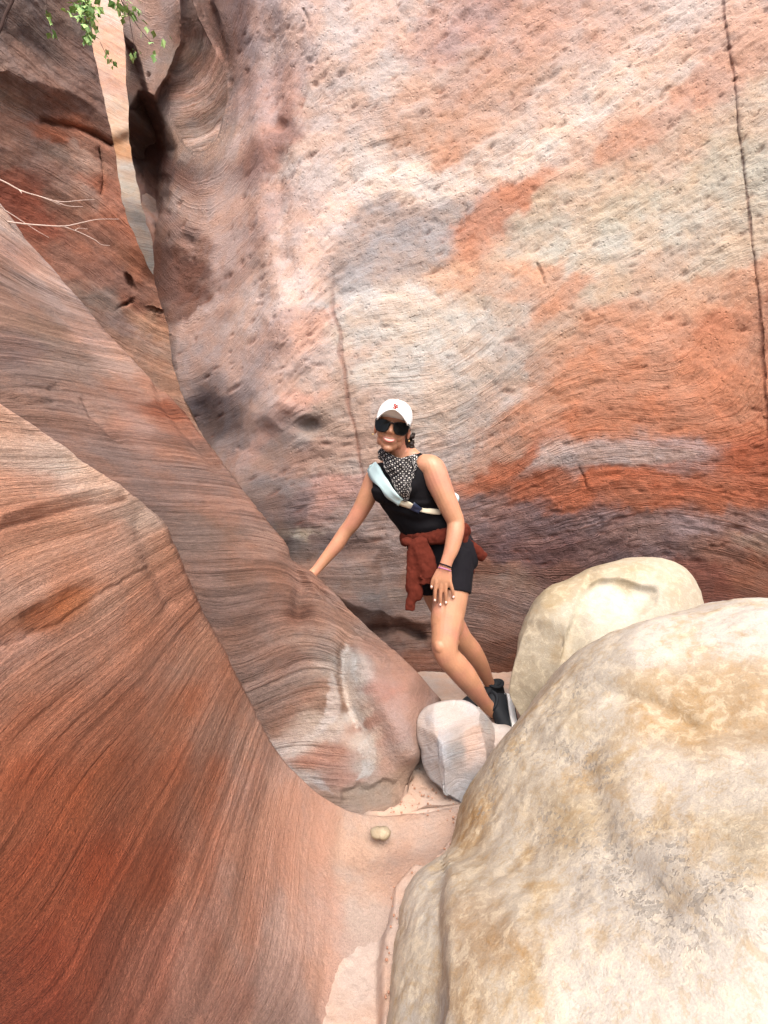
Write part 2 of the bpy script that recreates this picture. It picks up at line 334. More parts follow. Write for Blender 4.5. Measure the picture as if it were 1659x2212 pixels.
D += 0.10 * np.exp(-(((XG - 668) / 26) ** 2 + ((YG - 922) / 16) ** 2))
crack1 = [(714, 560), (717, 660), (733, 715), (742, 790), (748, 850), (765, 925), (775, 990), (785, 1040)]
crack2 = [(1556, -40), (1566, 40), (1590, 200), (1600, 320), (1620, 480), (1640, 640), (1650, 800), (1662, 960), (1668, 1100)]
g1, s1 = polydist(xw, YG, crack1); g2, s2 = polydist(XG + 0.4 * wob, YG, crack2)
D += 0.012 * np.exp(-(g1 / 2.6) ** 2) * smooth(560, 640, YG) + 0.006 * np.exp(-(g2 / 2.2) ** 2) + 0.008 * step(-s2 * g2, 3)
nose = [(690, 1188), (747, 1186), (822, 1186), (832, 1227), (853, 1300), (858, 1340), (802, 1358), (740, 1330), (600, 1260)]
D -= 0.10 * (1 - smooth(-35, 2, sdpoly(xw, yw, nose))); D += 0.10 * np.exp(-(polydist(xw, yw, [(795, 1366), (860, 1350), (905, 1372)])[0] / 12) ** 2)
g3, s3 = polydist(xw, yw, [(850, 1352), (870, 1380), (899, 1440), (930, 1500)]); D += 0.035 * step(s3 * g3, 3) * smooth(1345, 1360, YG) * smooth(1000, 910, XG)
for (ax, ay, bx, by, am) in ((1160, 570, 1176, 612, .016), (1250, 1010, 1266, 1052, .016), (655, 20, 668, 60, .015), (1440, 360, 1530, 310, .006)):
    D += am * np.exp(-(polydist(XG + .3 * wob, YG, [(ax, ay), ((ax + bx) / 2 + 3, (ay + by) / 2), (bx, by)])[0] / 2.4) ** 2)
D -= 0.05 * np.exp(-(polydist(xw, yw, [(535, -200), (535, 0), (548, 150), (552, 300), (562, 450), (580, 560), (604, 650), (596, 730)])[0] / 26) ** 2)
D += 0.02 * np.exp(-(polydist(xw, yw, [(580, -200), (585, 0), (600, 270), (606, 450), (618, 560)])[0] / 16) ** 2)
D -= 0.012 * np.exp(-(polydist(xw, yw, [(640, -200), (630, 100), (640, 330)])[0] / 14) ** 2)
# shelving beds that step down to the sand behind the legs
D -= 0.05 * smooth(1375, 1470, YG + 0.12 * (XG - 900)) * smooth(1250, 900, XG)
wallp = P(XG, YG, D)
wall_strata = [(1300, 1000, 2), (1500, 900, 8), (1400, 1040, -2), (1500, 1180, -11), (1200, 1300, -17), (1050, 1350, -18), (1300, 700, 19), (1200, 600, 25), (1400, 500, 28), (1500, 300, 34), (1200, 300, 37), (1000, 300, 26), (900, 200, 38), (1300, 100, 40), (1600, 100, 36), (1600, 600, 24),
 (800, 650, 5), (900, 850, 3), (760, 1000, 3), (650, 1100, 2), (900, 500, 25), (850, 330, 9), (700, 150, 48), (650, 450, 62), (560, 300, 80), (600, 600, 62), (560, 700, 66), (500, 850, 45), (400, 230, 2), (450, 150, 52), (470, 250, 38), (420, 300, 5), (450, 600, 20), (400, 700, 10), (1050, 1250, -8), (870, 1400, -4), (1000, 1430, -6), (740, 1280, 2), (1600, 1000, 2), (1600, 1300, -14)]
wsf0 = strata_field(wall_strata, 250, 1750, -50, 1500, 10, 10)
def wsf(x, y):
    m = smooth(1.15, 0.75, np.hypot((x - 425) / 80.0, (y - 190) / 175.0)); return wsf0(x, y) * (1 - m) + m * (1.15 * np.hypot(x - 372, 0.75 * (y - 70)) + 900)
iy = lambda y: np.interp(y, wy, np.arange(len(wy)))
def ix(x, y):
    l = np.interp(y, wy, xl); return np.interp((x - l) / (2000 - l), na, np.arange(len(na)))
def pang(x, y): return 38 - 36 * float(smooth(350, 900, np.array(y))) + (30 if x < 660 else 0)
def pw(x, y):
    v = math.exp(-((x - 600) / 60) ** 2) * (y < 800) * 0.9 + (0.75 if 660 < x and y < 560 else 0.32) * (y < 1230) + (0.3 if 1000 < x and 1050 < y < 1230 else 0)
    v += 6 * math.exp(-(((x - 400) / 34) ** 2 + ((y - 610) / 75) ** 2))
    return 0.12 + v if x > 520 or y > 420 else 0.06
ph, pmask = stamp_pits(XG.shape, ix, iy, 1300, (340, 1680), (-20, 1260), 1.0, 6.0, 0.012, pang, pw)
big = np.zeros(XG.shape)
for (px, py, rx, ry, an, dp) in [(600, 268, 14, 22, 80, .05), (668, 132, 7, 7, 0, .03), (682, 185, 8, 6, 0, .03), (1160, 70, 22, 10, 40, .04), (1000, 35, 26, 10, 45, .04), (1180, 170, 32, 9, 30, .035), (930, 30, 12, 8, 40, .03), (1152, 410, 8, 6, 20, .03), (940, 475, 9, 7, 0, .02), (1270, 1190, 14, 5, -5, .02),
     (1415, 590, 26, 12, 35, -.02), (1490, 505, 18, 12, 40, .025), (405, 520, 12, 14, 60, .04), (1030, 1055, 20, 9, -10, .02), (318, 160, 5, 4, 0, .06)]:
    a = math.radians(an); X = XG - px; Y = YG - py; u = X * math.cos(a) - Y * math.sin(a); v = X * math.sin(a) + Y * math.cos(a)
    big -= 0.55 * dp * np.exp(-((u / rx) ** 2 + (v / ry) ** 2) ** 1.5)
wall_cols = [(300, 60, 'cdb0a8'), (360, 60, 'bd9d94'), (380, 120, 'cbb0a4'), (420, 60, 'b0877a'), (470, 80, 'a87d70'), (520, 60, 'a3807a'), (560, 60, 'cbaeaa'), (620, 80, 'dcc0b9'), (750, 50, 'dcc6be'), (850, 60, 'dbbfb4'), (950, 40, 'd2aca0'), (1000, 40, 'c9a096'), (1150, 60, 'd5aa98'), (1300, 60, 'dcb6a4'), (1450, 40, 'e3c8ba'), (1560, 60, 'dfb8a4'), (1630, 60, 'deb6a2'),
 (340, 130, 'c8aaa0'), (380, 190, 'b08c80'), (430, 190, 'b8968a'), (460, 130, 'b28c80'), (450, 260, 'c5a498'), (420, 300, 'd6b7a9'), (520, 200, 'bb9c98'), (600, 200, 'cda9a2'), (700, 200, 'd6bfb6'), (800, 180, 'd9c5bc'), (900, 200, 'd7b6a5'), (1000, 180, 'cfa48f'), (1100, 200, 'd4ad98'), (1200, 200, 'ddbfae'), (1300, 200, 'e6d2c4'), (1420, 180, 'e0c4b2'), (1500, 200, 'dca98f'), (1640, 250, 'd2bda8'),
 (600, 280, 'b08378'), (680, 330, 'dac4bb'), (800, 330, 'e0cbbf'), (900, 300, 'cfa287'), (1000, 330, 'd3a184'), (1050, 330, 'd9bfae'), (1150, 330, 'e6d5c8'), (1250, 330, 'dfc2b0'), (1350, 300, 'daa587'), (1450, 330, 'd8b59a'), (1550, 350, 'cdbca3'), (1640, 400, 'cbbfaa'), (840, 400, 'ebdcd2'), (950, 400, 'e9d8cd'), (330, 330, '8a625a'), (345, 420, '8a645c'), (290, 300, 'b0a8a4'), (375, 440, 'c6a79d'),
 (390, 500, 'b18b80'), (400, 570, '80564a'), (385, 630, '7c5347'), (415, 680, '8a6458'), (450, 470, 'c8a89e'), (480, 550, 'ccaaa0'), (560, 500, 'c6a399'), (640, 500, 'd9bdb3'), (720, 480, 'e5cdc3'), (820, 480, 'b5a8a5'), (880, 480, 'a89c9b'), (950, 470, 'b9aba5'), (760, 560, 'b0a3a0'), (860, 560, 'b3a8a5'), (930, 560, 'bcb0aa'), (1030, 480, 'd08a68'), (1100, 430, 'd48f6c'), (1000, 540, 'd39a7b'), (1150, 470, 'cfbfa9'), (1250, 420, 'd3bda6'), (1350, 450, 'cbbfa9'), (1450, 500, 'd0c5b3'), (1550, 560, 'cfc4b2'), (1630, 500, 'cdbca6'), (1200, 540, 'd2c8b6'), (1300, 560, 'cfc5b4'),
 (440, 680, 'cbaea6'), (560, 650, 'd0b6ae'), (600, 720, 'c8aca6'), (650, 620, 'e3c6ba'), (680, 700, 'dab2a3'), (740, 620, 'cfc4be'), (800, 650, 'dcd5cf'), (900, 630, 'dbd3cb'), (960, 600, 'dfb494'), (1050, 620, 'c9b9a8'), (1150, 600, 'd9a888'), (1220, 640, 'd39a78'), (1320, 620, 'cdb69d'), (1400, 600, 'cfb199'), (1500, 620, 'd3a98c'), (1600, 620, 'cf9c7c'), (780, 700, 'c8bfb6'), (870, 700, 'cfc6ba'), (1000, 700, 'cec4b8'), (1080, 680, 'c4b8ac'), (1200, 720, 'cba88f'), (1300, 700, 'd09877'), (1400, 720, 'cf9575'), (1550, 720, 'c98460'), (1640, 720, 'c98a68'),
 (420, 800, 'b39a95'), (520, 800, 'c3aaa5'), (600, 830, 'd2b5ab'), (640, 870, 'd9ab9a'), (690, 820, 'cbb0a3'), (740, 800, 'b9a59a'), (800, 800, 'cbc0b4'), (900, 800, 'cdc2b7'), (1000, 820, 'c8bcb1'), (1100, 800, 'c0b2a7'), (1180, 780, 'c69a80'), (1250, 800, 'cc8a64'), (1400, 820, 'c98560'), (1550, 830, 'c67d56'), (1640, 850, 'c47f58'), (700, 900, 'ab9a91'), (760, 900, 'bda79b'), (950, 900, 'c6b8ad'), (1050, 880, 'c4b0a4'), (1150, 900, 'c98f6e'), (1300, 900, 'c8784c'), (1450, 900, 'c67a52'), (1600, 920, 'c27248'),
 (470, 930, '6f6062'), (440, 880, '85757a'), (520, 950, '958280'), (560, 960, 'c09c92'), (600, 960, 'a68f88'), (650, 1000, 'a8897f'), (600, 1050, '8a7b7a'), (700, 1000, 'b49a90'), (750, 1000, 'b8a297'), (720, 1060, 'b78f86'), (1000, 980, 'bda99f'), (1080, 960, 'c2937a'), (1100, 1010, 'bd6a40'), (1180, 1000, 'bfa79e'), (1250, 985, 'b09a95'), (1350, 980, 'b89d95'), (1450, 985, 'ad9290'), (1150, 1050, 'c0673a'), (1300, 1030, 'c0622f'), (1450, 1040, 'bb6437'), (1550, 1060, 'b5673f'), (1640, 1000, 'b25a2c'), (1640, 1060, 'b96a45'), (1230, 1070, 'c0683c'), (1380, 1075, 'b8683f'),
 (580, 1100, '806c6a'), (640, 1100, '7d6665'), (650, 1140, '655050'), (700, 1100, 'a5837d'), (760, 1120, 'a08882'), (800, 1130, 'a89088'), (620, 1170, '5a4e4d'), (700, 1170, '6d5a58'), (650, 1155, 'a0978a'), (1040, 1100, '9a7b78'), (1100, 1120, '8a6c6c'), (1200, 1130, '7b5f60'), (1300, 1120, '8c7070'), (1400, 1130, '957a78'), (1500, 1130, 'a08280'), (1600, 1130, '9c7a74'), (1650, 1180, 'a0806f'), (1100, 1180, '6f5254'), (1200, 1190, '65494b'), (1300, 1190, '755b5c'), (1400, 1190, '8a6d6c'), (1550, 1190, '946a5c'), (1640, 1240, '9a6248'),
 (690, 1260, '9a7a6e'), (740, 1300, 'a5857a'), (790, 1260, 'a08b84'), (830, 1280, '9a8d89'), (870, 1250, 'a8887c'), (870, 1320, '9a8680'), (820, 1370, '8e6f64'), (860, 1380, 'a07f72'), (900, 1420, 'a0705c'), (830, 1420, '8b685f'), (1050, 1230, '9a6d5a'), (1080, 1300, '97786f'), (1080, 1250, '997c6f'), (1060, 1350, '886c64'), (1080, 1400, '7a5548'), (1080, 1450, '8e5a42'), (1000, 1420, '8f6350'), (1200, 1240, '7e5a52'), (1500, 1250, '8a5040')]  # low rows mix brown-purple staining with occlusion shade kept in the colour
def wall_tint(c, x, y, S):
    al = smooth(1.1, 0.8, np.hypot((x - 430) / 76.0, (y - 185) / 165.0)) * (sdpoly(xw, yw, panel) > 0)
    c = c * np.clip(1 + al * (0.55 * n1(S / 22.0, 0.44, 2) + 0.45 * n1(S / 7.0, 0.12, 2)), 0.4, 1.5)[..., None]
    a = np.exp(-(polydist(xw, YG, crack1)[0] / 4) ** 2) * smooth(560, 700, y) * 0.5
    b = np.exp(-(polydist(XG + 0.4 * wob, YG, crack2)[0] / 2.4) ** 2) * 0.55
    a = np.maximum(a, b)[..., None]; c = c * (1 - a) + a * hx('7a4030') * KALB
    m = (pmask * 0.55)[..., None] * smooth(-1, 1, np.sin(x * 0.7 + y * 1.3))[..., None]
    return c * (1 - m) + m * hx('8a5444') * KALB
M_wall = rock_material('pale pitted sandstone', period=9, contrast=0.16, lines=0.15, grain=0.13, blotch=0.12, pits=1.0, warp=12, bump=1.2, streak=0.34)
lay = 0.45 + 0.9 * smooth(650, 950, YG) * smooth(760, 1000, XG) + 0.5 * smooth(950, 1100, YG) + 2.2 * np.exp(-(((XG - 430) / 70) ** 2 + ((YG - 200) / 130) ** 2))
rgh = 0.25 + 0.75 * smooth(560, 700, XG) * smooth(1280, 1180, YG) + 0.4 * np.exp(-((XG - 590) / 50) ** 2) * smooth(900, 700, YG) + 0.6 * np.exp(-(((XG - 400) / 45) ** 2 + ((YG - 600) / 110) ** 2))
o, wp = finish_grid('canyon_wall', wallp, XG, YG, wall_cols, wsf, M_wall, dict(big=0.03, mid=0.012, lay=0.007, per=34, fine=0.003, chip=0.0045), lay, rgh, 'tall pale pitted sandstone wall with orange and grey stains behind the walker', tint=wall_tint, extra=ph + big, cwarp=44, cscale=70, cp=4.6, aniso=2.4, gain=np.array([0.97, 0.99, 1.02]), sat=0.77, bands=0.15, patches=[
 ([(716, 600), (745, 548), (800, 502), (880, 462), (940, 456), (985, 490), (968, 552), (900, 588), (800, 618), (722, 640)], 'aea5a5', 14, .75), ([(985, 525), (1000, 480), (1080, 430), (1140, 385), (1180, 395), (1110, 452), (1050, 512), (1010, 556)], 'd08c68', 12, .5),
 ([(1075, 930), (1200, 905), (1330, 880), (1500, 870), (1680, 880), (1680, 935), (1450, 950), (1250, 952), (1120, 945)], 'c67c52', 6, .5), ([(1120, 1000), (1250, 1008), (1400, 1004), (1680, 985), (1680, 1080), (1480, 1088), (1300, 1092), (1200, 1075), (1090, 1040)], 'bb6438', 7, .5), ([(1180, 985), (1260, 962), (1400, 968), (1520, 975), (1440, 1000), (1280, 1000)], 'b3a09c', 5, .8),
 ([(1180, 800), (1230, 745), (1290, 720), (1400, 730), (1680, 700), (1680, 860), (1300, 880), (1160, 872)], 'cb8860', 10, .4), ([(1000, 580), (1090, 560), (1200, 640), (1160, 660), (1050, 640), (960, 620)], 'd8a686', 9, .6)])
# returns of the same wall: round the left edge into the slot and on past the right of the boulders
def side_return(edge, dirs, cols, name, mat, lab):
    k = np.linspace(0, 1, 14) ** 1.5; p = edge[:, None] + k[None, :, None] * dirs[None, None]
    p[:, 1:] += 0.04 * fbm(p[:, 1:] * 2.0, 3)[..., None]
    x = np.repeat(np.linspace(0, 400, 14)[None], len(edge), 0); y = np.repeat(np.linspace(0, 1500, len(edge))[:, None], 14, 1)
    sf = strata_field([(100, 200, 10), (300, 900, 5), (200, 1400, 2)], 0, 400, 0, 1500, 3, 5)
    return finish_grid(name, p, x, y, cols, sf, mat, dict(big=0, mid=0.0, lay=0.0), 0.6, 0.5, lab, cwarp=60)
side_return(wp[::4, 0], np.array([0.55, 2.6, 0.0]), [(100, 300, 'b79a90'), (300, 900, 'a5857a'), (200, 1400, '94786c')], 'canyon_wall_return', M_wall, 'side of the pale wall turning back into the slot')

# --- dark varnished wall on the upper left
ly = axis((-560, -20, 30), (-20, 980, 320), (980, 1200, 12)); lb = axis((0, 0.35, 26), (0.35, 1.0, 190))
XR = np.array([(-1100, 150), (-100, 180), (0, 196), (80, 201), (125, 205), (180, 217), (290, 240), (340, 250), (380, 256), (430, 263), (470, 273), (500, 288), (530, 300), (570, 318), (600, 333), (640, 345), (700, 362), (780, 372), (850, 392), (930, 430), (1000, 480), (1200, 560)], float)
xr = np.interp(ly, XR[:, 0], XR[:, 1]) + 3.5 * n1(ly / 22.0, 0.9, 3); YG = np.repeat(ly[:, None], len(lb), 1); XG = -700 + lb[None] * (xr[:, None] + 700)
D = tps([(-700, -1100, 1.6), (200, -1100, 3.0), (-700, 0, 1.5), (-700, 1000, 1.5), (0, 0, 2.45), (0, 300, 2.6), (0, 600, 2.7), (0, 900, 2.6), (200, 0, 2.95), (200, 200, 3.0), (230, 300, 3.08), (250, 400, 3.15), (290, 520, 3.25), (330, 620, 3.35), (360, 750, 3.4), (400, 900, 3.3), (150, 500, 3.0), (200, 700, 3.05), (500, 1200, 3.0)])(XG, YG)
wob = 6 * fbm(np.stack([XG / 30, YG / 30, 0 * XG], -1), 3); xw, yw = XG + wob, YG + wob
slabp = [(88, 256), (120, 258), (150, 262), (185, 268), (205, 285), (235, 305), (262, 318), (262, 240), (200, 150), (0, 60), (-100, 150), (0, 240)]
sdl = sdpoly(xw, yw, slabp); D -= 0.11 * (1 - smooth(-120, 3, sdl)); D += 0.05 * np.exp(-(polydist(xw, yw, [(90, 262), (150, 268), (200, 290), (240, 314)])[0] / 7) ** 2)
for (px, py, rx, ry, an, dp) in ((281, 608, 17, 5, -62, .06), (268, 655, 21, 4, 30, .05), (342, 672, 20, 3, -10, .04)):
    a_ = math.radians(an); U_ = (xw - px) * math.cos(a_) - (yw - py) * math.sin(a_); V_ = (xw - px) * math.sin(a_) + (yw - py) * math.cos(a_); D += dp * np.exp(-((U_ / rx) ** 2 + (V_ / ry) ** 2) ** 2)
D += 0.06 * smooth(0, 40, XG - 0.72 * (YG - 250) - 40) * smooth(540, 620, YG)
D += 0.03 * np.exp(-(polydist(xw, yw, [(215, 320), (222, 380), (218, 420)])[0] / 3) ** 2)
up_cols = [(20, 60, '6a5a56'), (80, 60, '665a58'), (150, 40, '75645e'), (180, 120, '765f5a'), (50, 130, '856b62'), (20, 220, '95857e'), (60, 200, '80665c'), (120, 200, '806054'), (200, 230, '75584f'), (40, 280, '9a7a6c'), (30, 330, '8f6e60'), (110, 280, 'a55f3c'), (160, 280, 'b5714f'), (120, 320, '8d7467'), (180, 330, 'a58474'), (220, 330, '8a5f4d'),
 (60, 400, 'a05a40'), (30, 420, '9a4f36'), (120, 430, '8a6555'), (160, 420, '9a7a6c'), (220, 420, '9c6148'), (100, 480, 'a0553a'), (180, 500, '97624c'), (250, 500, '955b42'), (300, 560, '8e5a40'), (150, 560, '8a5a46'), (230, 600, '84594a'), (280, 640, '7a5040'), (220, 660, '6a5a54'), (260, 700, '77605a'), (320, 700, '8d6850'), (350, 780, '80604e'), (300, 740, '8a6f62'), (-200, 200, '85695e'), (-400, 700, '905f4a')]
usf = strata_field([(100, 130, -38), (50, 200, -35), (150, 230, -33), (100, 400, -25), (200, 450, -38), (250, 600, -35), (200, 700, -30), (30, 300, -24), (-200, 200, -30), (-300, 700, -30)], -500, 450, -50, 950, 6, 6)
M_var = rock_material('dark varnished sandstone', period=9, contrast=0.30, lines=0.25, grain=0.18, blotch=0.30, warp=14, bump=1.2, streak=0.4)
o, up = finish_grid('varnished_wall', P(XG, YG, D), XG, YG, up_cols, usf, M_var, dict(big=0.03, mid=0.018, lay=0.012, per=26, fine=0.004), 1.0, 0.7, 'dark desert-varnished sandstone wall on the upper left', cwarp=36, cscale=60, seed=3.1, tdir=1.0, gain=1.55, bands=0.30)
side_return(up[::3, -1], np.array([-2.3, 2.2, 0.0]), [(100, 300, '9a6a54'), (300, 900, '8a6252'), (200, 1400, '80604e')], 'varnished_wall_return', M_var, 'far side of the varnished wall turning into the slot')

# --- sunlit wall seen through the slot
fy = axis((-700, -20, 16), (-20, 660, 150), (660, 1000, 10)); fx = np.linspace(60, 520, 110); XG, YG = np.meshgrid(fx, fy)
D = 5.5 + 0.0016 * (XG - 260) - 0.0018 * (YG - 600) + 0.10 * smooth(380, 420, YG + 0.4 * XG)
fsf = strata_field([(235, 150, -28), (270, 350, -22), (300, 500, -10), (230, 20, -30)], 60, 520, 0, 660, 4, 5)
far_cols = [(230, 30, 'e6c3b0'), (250, 130, 'e3b498'), (240, 90, 'ddb49d'), (235, 190, 'd3a48e'), (260, 230, 'e0c4b0'), (260, 280, 'dcb99c'), (265, 320, 'd2a070'), (270, 360, 'c9bdb2'), (280, 420, 'cbbfb0'), (290, 450, 'b3aaa6'), (300, 500, 'aaa3a2'), (320, 560, 'a5a09f'), (300, 480, '8f8684')]
M_far = rock_material('sunlit banded sandstone', period=8, contrast=0.22, lines=0.2, grain=0.1, blotch=0.15, warp=8, bump=0.8)
finish_grid('far_wall', P(XG, YG, D), XG, YG, far_cols, fsf, M_far, dict(big=0.05, mid=0.02, lay=0.015, per=30), 1.0, 0.5, 'bright banded wall seen through the gap of the slot', tdir=1.0, seed=5.0, cwarp=16)

# --- left bank: two overlapping swept slopes
def net_grid(rows, tr, tc):
    """smooth surface through rows of (x, y, d) image-frame points; tr, tc are fractional row / column positions"""
    pts = np.array([[P(*q) for q in r] for r in rows]); a = catmull(pts, tr); b = catmull(np.swapaxes(a, 0, 1), tc)
    return np.swapaxes(b, 0, 1)
mid_crest = [(-420, 120, 2.3), (-250, 230, 2.35), (-100, 350, 2.4), (0, 440, 2.45), (60, 520, 2.5), (120, 590, 2.53), (185, 665, 2.55), (250, 740, 2.56), (310, 803, 2.55), (370, 862, 2.5), (425, 930, 2.43), (480, 1000, 2.36), (540, 1080, 2.28), (600, 1158, 2.2), (640, 1204, 2.16), (680, 1242, 2.12), (740, 1300, 2.05), (800, 1358, 1.98), (850, 1404, 1.93), (900, 1450, 1.9), (935, 1490, 1.96), (950, 1518, 2.02), (918, 1580, 2.02), (882, 1690, 1.78)]
mid_base = [(-700, 700, 1.3), (-520, 780, 1.3), (-380, 860, 1.32), (-220, 930, 1.35), (-120, 980, 1.37), (-40, 1020, 1.4), (30, 1060, 1.42), (90, 1110, 1.44), (150, 1160, 1.46), (210, 1220, 1.48), (270, 1300, 1.5), (320, 1390, 1.5), (370, 1480, 1.5), (430, 1570, 1.52), (490, 1650, 1.54), (560, 1720, 1.55), (640, 1770, 1.57), (720, 1795, 1.6), (790, 1790, 1.64), (830, 1765, 1.66), (850, 1750, 1.67), (862, 1740, 1.68), (870, 1735, 1.69), (876, 1735, 1.70)]
rows = []
mc, mb = np.array(mid_crest, float), np.array(mid_base, float)
rows.append([(x + 40, y + 620, d + 0.75) for x, y, d in mid_crest]); rows.append([(x + 30, y + 190, d + 0.42) for x, y, d in mid_crest]); rows.append([(x + 10, y + 36, d + 0.09) for x, y, d in mid_crest])
rows.append(mid_crest)
for t, bul in ((0.08, 0.012), (0.25, 0.03), (0.5, 0.02), (0.75, 0.0)):
    q = mc * (1 - t) + mb * t; q[:, 2] -= bul * 2.0; rows.append([tuple(v) for v in q])
rows.append(mid_base); rows.append([(x - 30, y + 120, d * 0.94) for x, y, d in mid_base])
tr = axis((0, 2, 14), (2, 3.2, 50), (3.2, 8, 300), (8, 9, 10)); tc = axis((0, 2.6, 26), (2.6, 23, 430))
p = net_grid(rows, tr, tc); X, Y, Dm = proj(p)
ext = 0.05 * np.exp(-(polydist(X, Y, [(745, 1395), (735, 1450), (752, 1530), (775, 1580)])[0] / 22) ** 2) * -1.0
ext += 0.035 * np.exp(-(polydist(X, Y, [(690, 1330), (760, 1400), (800, 1470), (850, 1560), (880, 1620)])[0] / 28) ** 2)
ext -= 0.03 * np.exp(-(polydist(X, Y, [(640, 1200), (650, 1260), (645, 1330)])[0] / 16) ** 2)
ext -= 0.02 * np.exp(-(polydist(X, Y, [(330, 800), (350, 870), (420, 955), (470, 1010)])[0] / 9) ** 2)
ext += 0.018 * np.exp(-(polydist(X, Y, [(640, 1215), (700, 1300), (770, 1370), (830, 1425)])[0] / 9) ** 2)
ext -= 0.02 * np.exp(-(polydist(X, Y, [(690, 1272), (730, 1320), (790, 1385)])[0] / 7) ** 2)
w2 = 8 * fbm(np.stack([X / 26, Y / 26, 0 * X + 2], -1), 3)
spall = [(790, 1745), (740, 1740), (735, 1712), (770, 1690), (800, 1700), (830, 1685), (865, 1690), (860, 1740)]
ext -= 0.014 * (1 - smooth(-12, 5, sdpoly(X + w2, Y + w2, spall)))
for seg in ([(110, 840), (122, 832), (128, 838)], [(178, 860), (200, 900), (240, 940), (262, 955)], [(0, 850), (60, 872), (115, 868)]): ext -= 0.012 * np.exp(-(polydist(X + .4 * w2, Y + .4 * w2, seg)[0] / 5) ** 2)
mid_cols = [(20, 480, 'd0beb6'), (100, 600, 'c5aca3'), (200, 720, 'bd9f94'), (50, 560, 'b5968c'), (30, 620, 'a5887c'), (100, 720, '8f796d'), (40, 750, '8c7570'), (150, 780, '987f73'), (260, 780, 'c4a495'), (320, 850, 'b38a78'), (350, 880, '96583c'), (400, 940, 'a0705c'), (60, 850, '967b70'), (200, 880, 'a28478'), (300, 930, 'b48c7d'), (400, 975, 'aa8271'), (380, 1020, '987b71'), (250, 980, '91776e'), (300, 1060, '8d736a'), (450, 1050, '9b7b6f'), (520, 1100, 'ad8778'), (480, 1150, '8e7468'), (420, 1150, '8d756b'), (560, 1180, 'b48c7a'), (450, 1250, '927468'), (520, 1250, '876b5e'), (600, 1230, '8f6c5c'), (640, 1240, 'ad8473'), (480, 1330, '92766c'), (540, 1350, '886b5f'), (600, 1320, 'a27d6d'), (640, 1320, '8c6555'), (700, 1320, 'ad8e81'),
 (550, 1430, '997b6f'), (620, 1430, '97776a'), (700, 1400, 'aa9185'), (760, 1380, 'b5988a'), (800, 1400, 'ab8778'), (850, 1450, 'a78476'), (900, 1490, '9e8278'), (600, 1540, '9c7c6e'), (650, 1500, 'a18274'), (700, 1480, 'a78c7e'), (560, 1580, '967a6d'), (742, 1425, 'b5aea8'), (760, 1500, 'c8c5c0'), (748, 1465, 'bdb8b2'), (770, 1545, 'c5c2bc'), (785, 1600, 'bcb7b1'), (725, 1520, '8f7668'), (640, 1622, 'c4c4c6'), (690, 1590, 'bdbbba'), (715, 1560, 'b9b5b0'), (810, 1490, 'b38a7e'), (835, 1500, 'b28679'), (800, 1560, 'b08c80'), (860, 1520, 'b5958c'), (850, 1580, 'b6988e'), (840, 1640, 'baa298'), (700, 1640, 'ac8476'), (740, 1680, 'ad877a'), (660, 1672, 'b2aeae'), (800, 1650, 'b5aca5'), (790, 1705, 'a3958a'), (830, 1705, 'a8978a'), (760, 1715, 'a18878'), (670, 1650, 'aa8274'), (720, 1620, 'a98375')]
msf = strata_field([(100, 700, -17), (200, 800, -11), (100, 850, -6), (50, 620, -28), (250, 820, -11), (330, 900, -13), (300, 1000, -4), (400, 1020, -3), (450, 1080, -3), (500, 1150, -2), (400, 1180, -2), (450, 1250, -3), (550, 1250, -3), (600, 1260, -8), (660, 1300, -30), (500, 1400, 4), (560, 1450, 10), (500, 1500, 14), (600, 1500, 19), (560, 1600, 25), (650, 1450, 14), (620, 1650, 28), (700, 1600, 33), (720, 1380, -40), (820, 1450, -42), (800, 1600, 60), (860, 1550, 70), (20, 500, -38)], -100, 950, 400, 1750, 9, 10)
M_mid = rock_material('grey brown bedded sandstone', period=5.0, contrast=0.42, lines=0.36, grain=0.17, blotch=0.14, warp=4, bump=1.4, streak=0.40)
layr = 1.0 - 0.85 * smooth(700, 790, X) * smooth(1360, 1460, Y) - 0.35 * smooth(560, 700, X) * smooth(1440, 1560, Y) - 0.5 * np.exp(-(polydist(X, Y, [(745, 1425), (760, 1500), (785, 1600)])[0] / 16) ** 2)
finish_grid('bedded_slope', p, X, Y, mid_cols, msf, M_mid, dict(big=0.014, mid=0.004, lay=0.013, per=22, fine=0.0014), np.clip(layr, 0.1, 1), 0.6, 'grey-brown bedded sandstone slope the walker leans on', extra=ext, cwarp=18, cscale=44, seed=8.2, gain=np.array([0.90, 0.87, 0.87]), sat=0.82, bands=0.26, patches=[
 ([(728, 1395), (745, 1388), (738, 1440), (740, 1500), (752, 1548), (735, 1535), (724, 1470)], '7d6455', 4, .8), ([(748, 1385), (757, 1400), (770, 1440), (772, 1475), (768, 1500), (785, 1555), (794, 1582), (770, 1572), (752, 1545), (742, 1500), (737, 1450), (742, 1410)], 'd2d3d1', 3, .9),
 ([(716, 1440), (728, 1480), (735, 1530), (720, 1562), (690, 1590), (640, 1628), (606, 1645), (650, 1602), (700, 1550)], 'c6cace', 4, .85), ([(778, 1600), (800, 1588), (815, 1620), (812, 1652), (790, 1682), (768, 1684), (784, 1655), (792, 1630), (780, 1640), (776, 1620)], 'bfc3c3', 3, .8),
 ([(735, 1712), (770, 1690), (800, 1702), (830, 1686), (866, 1690), (858, 1742), (790, 1748), (740, 1742)], '998d7e', 8, .45), ([(620, 1655), (660, 1665), (700, 1690), (720, 1710), (680, 1700), (640, 1680)], 'b9bdc2', 4, .8)])

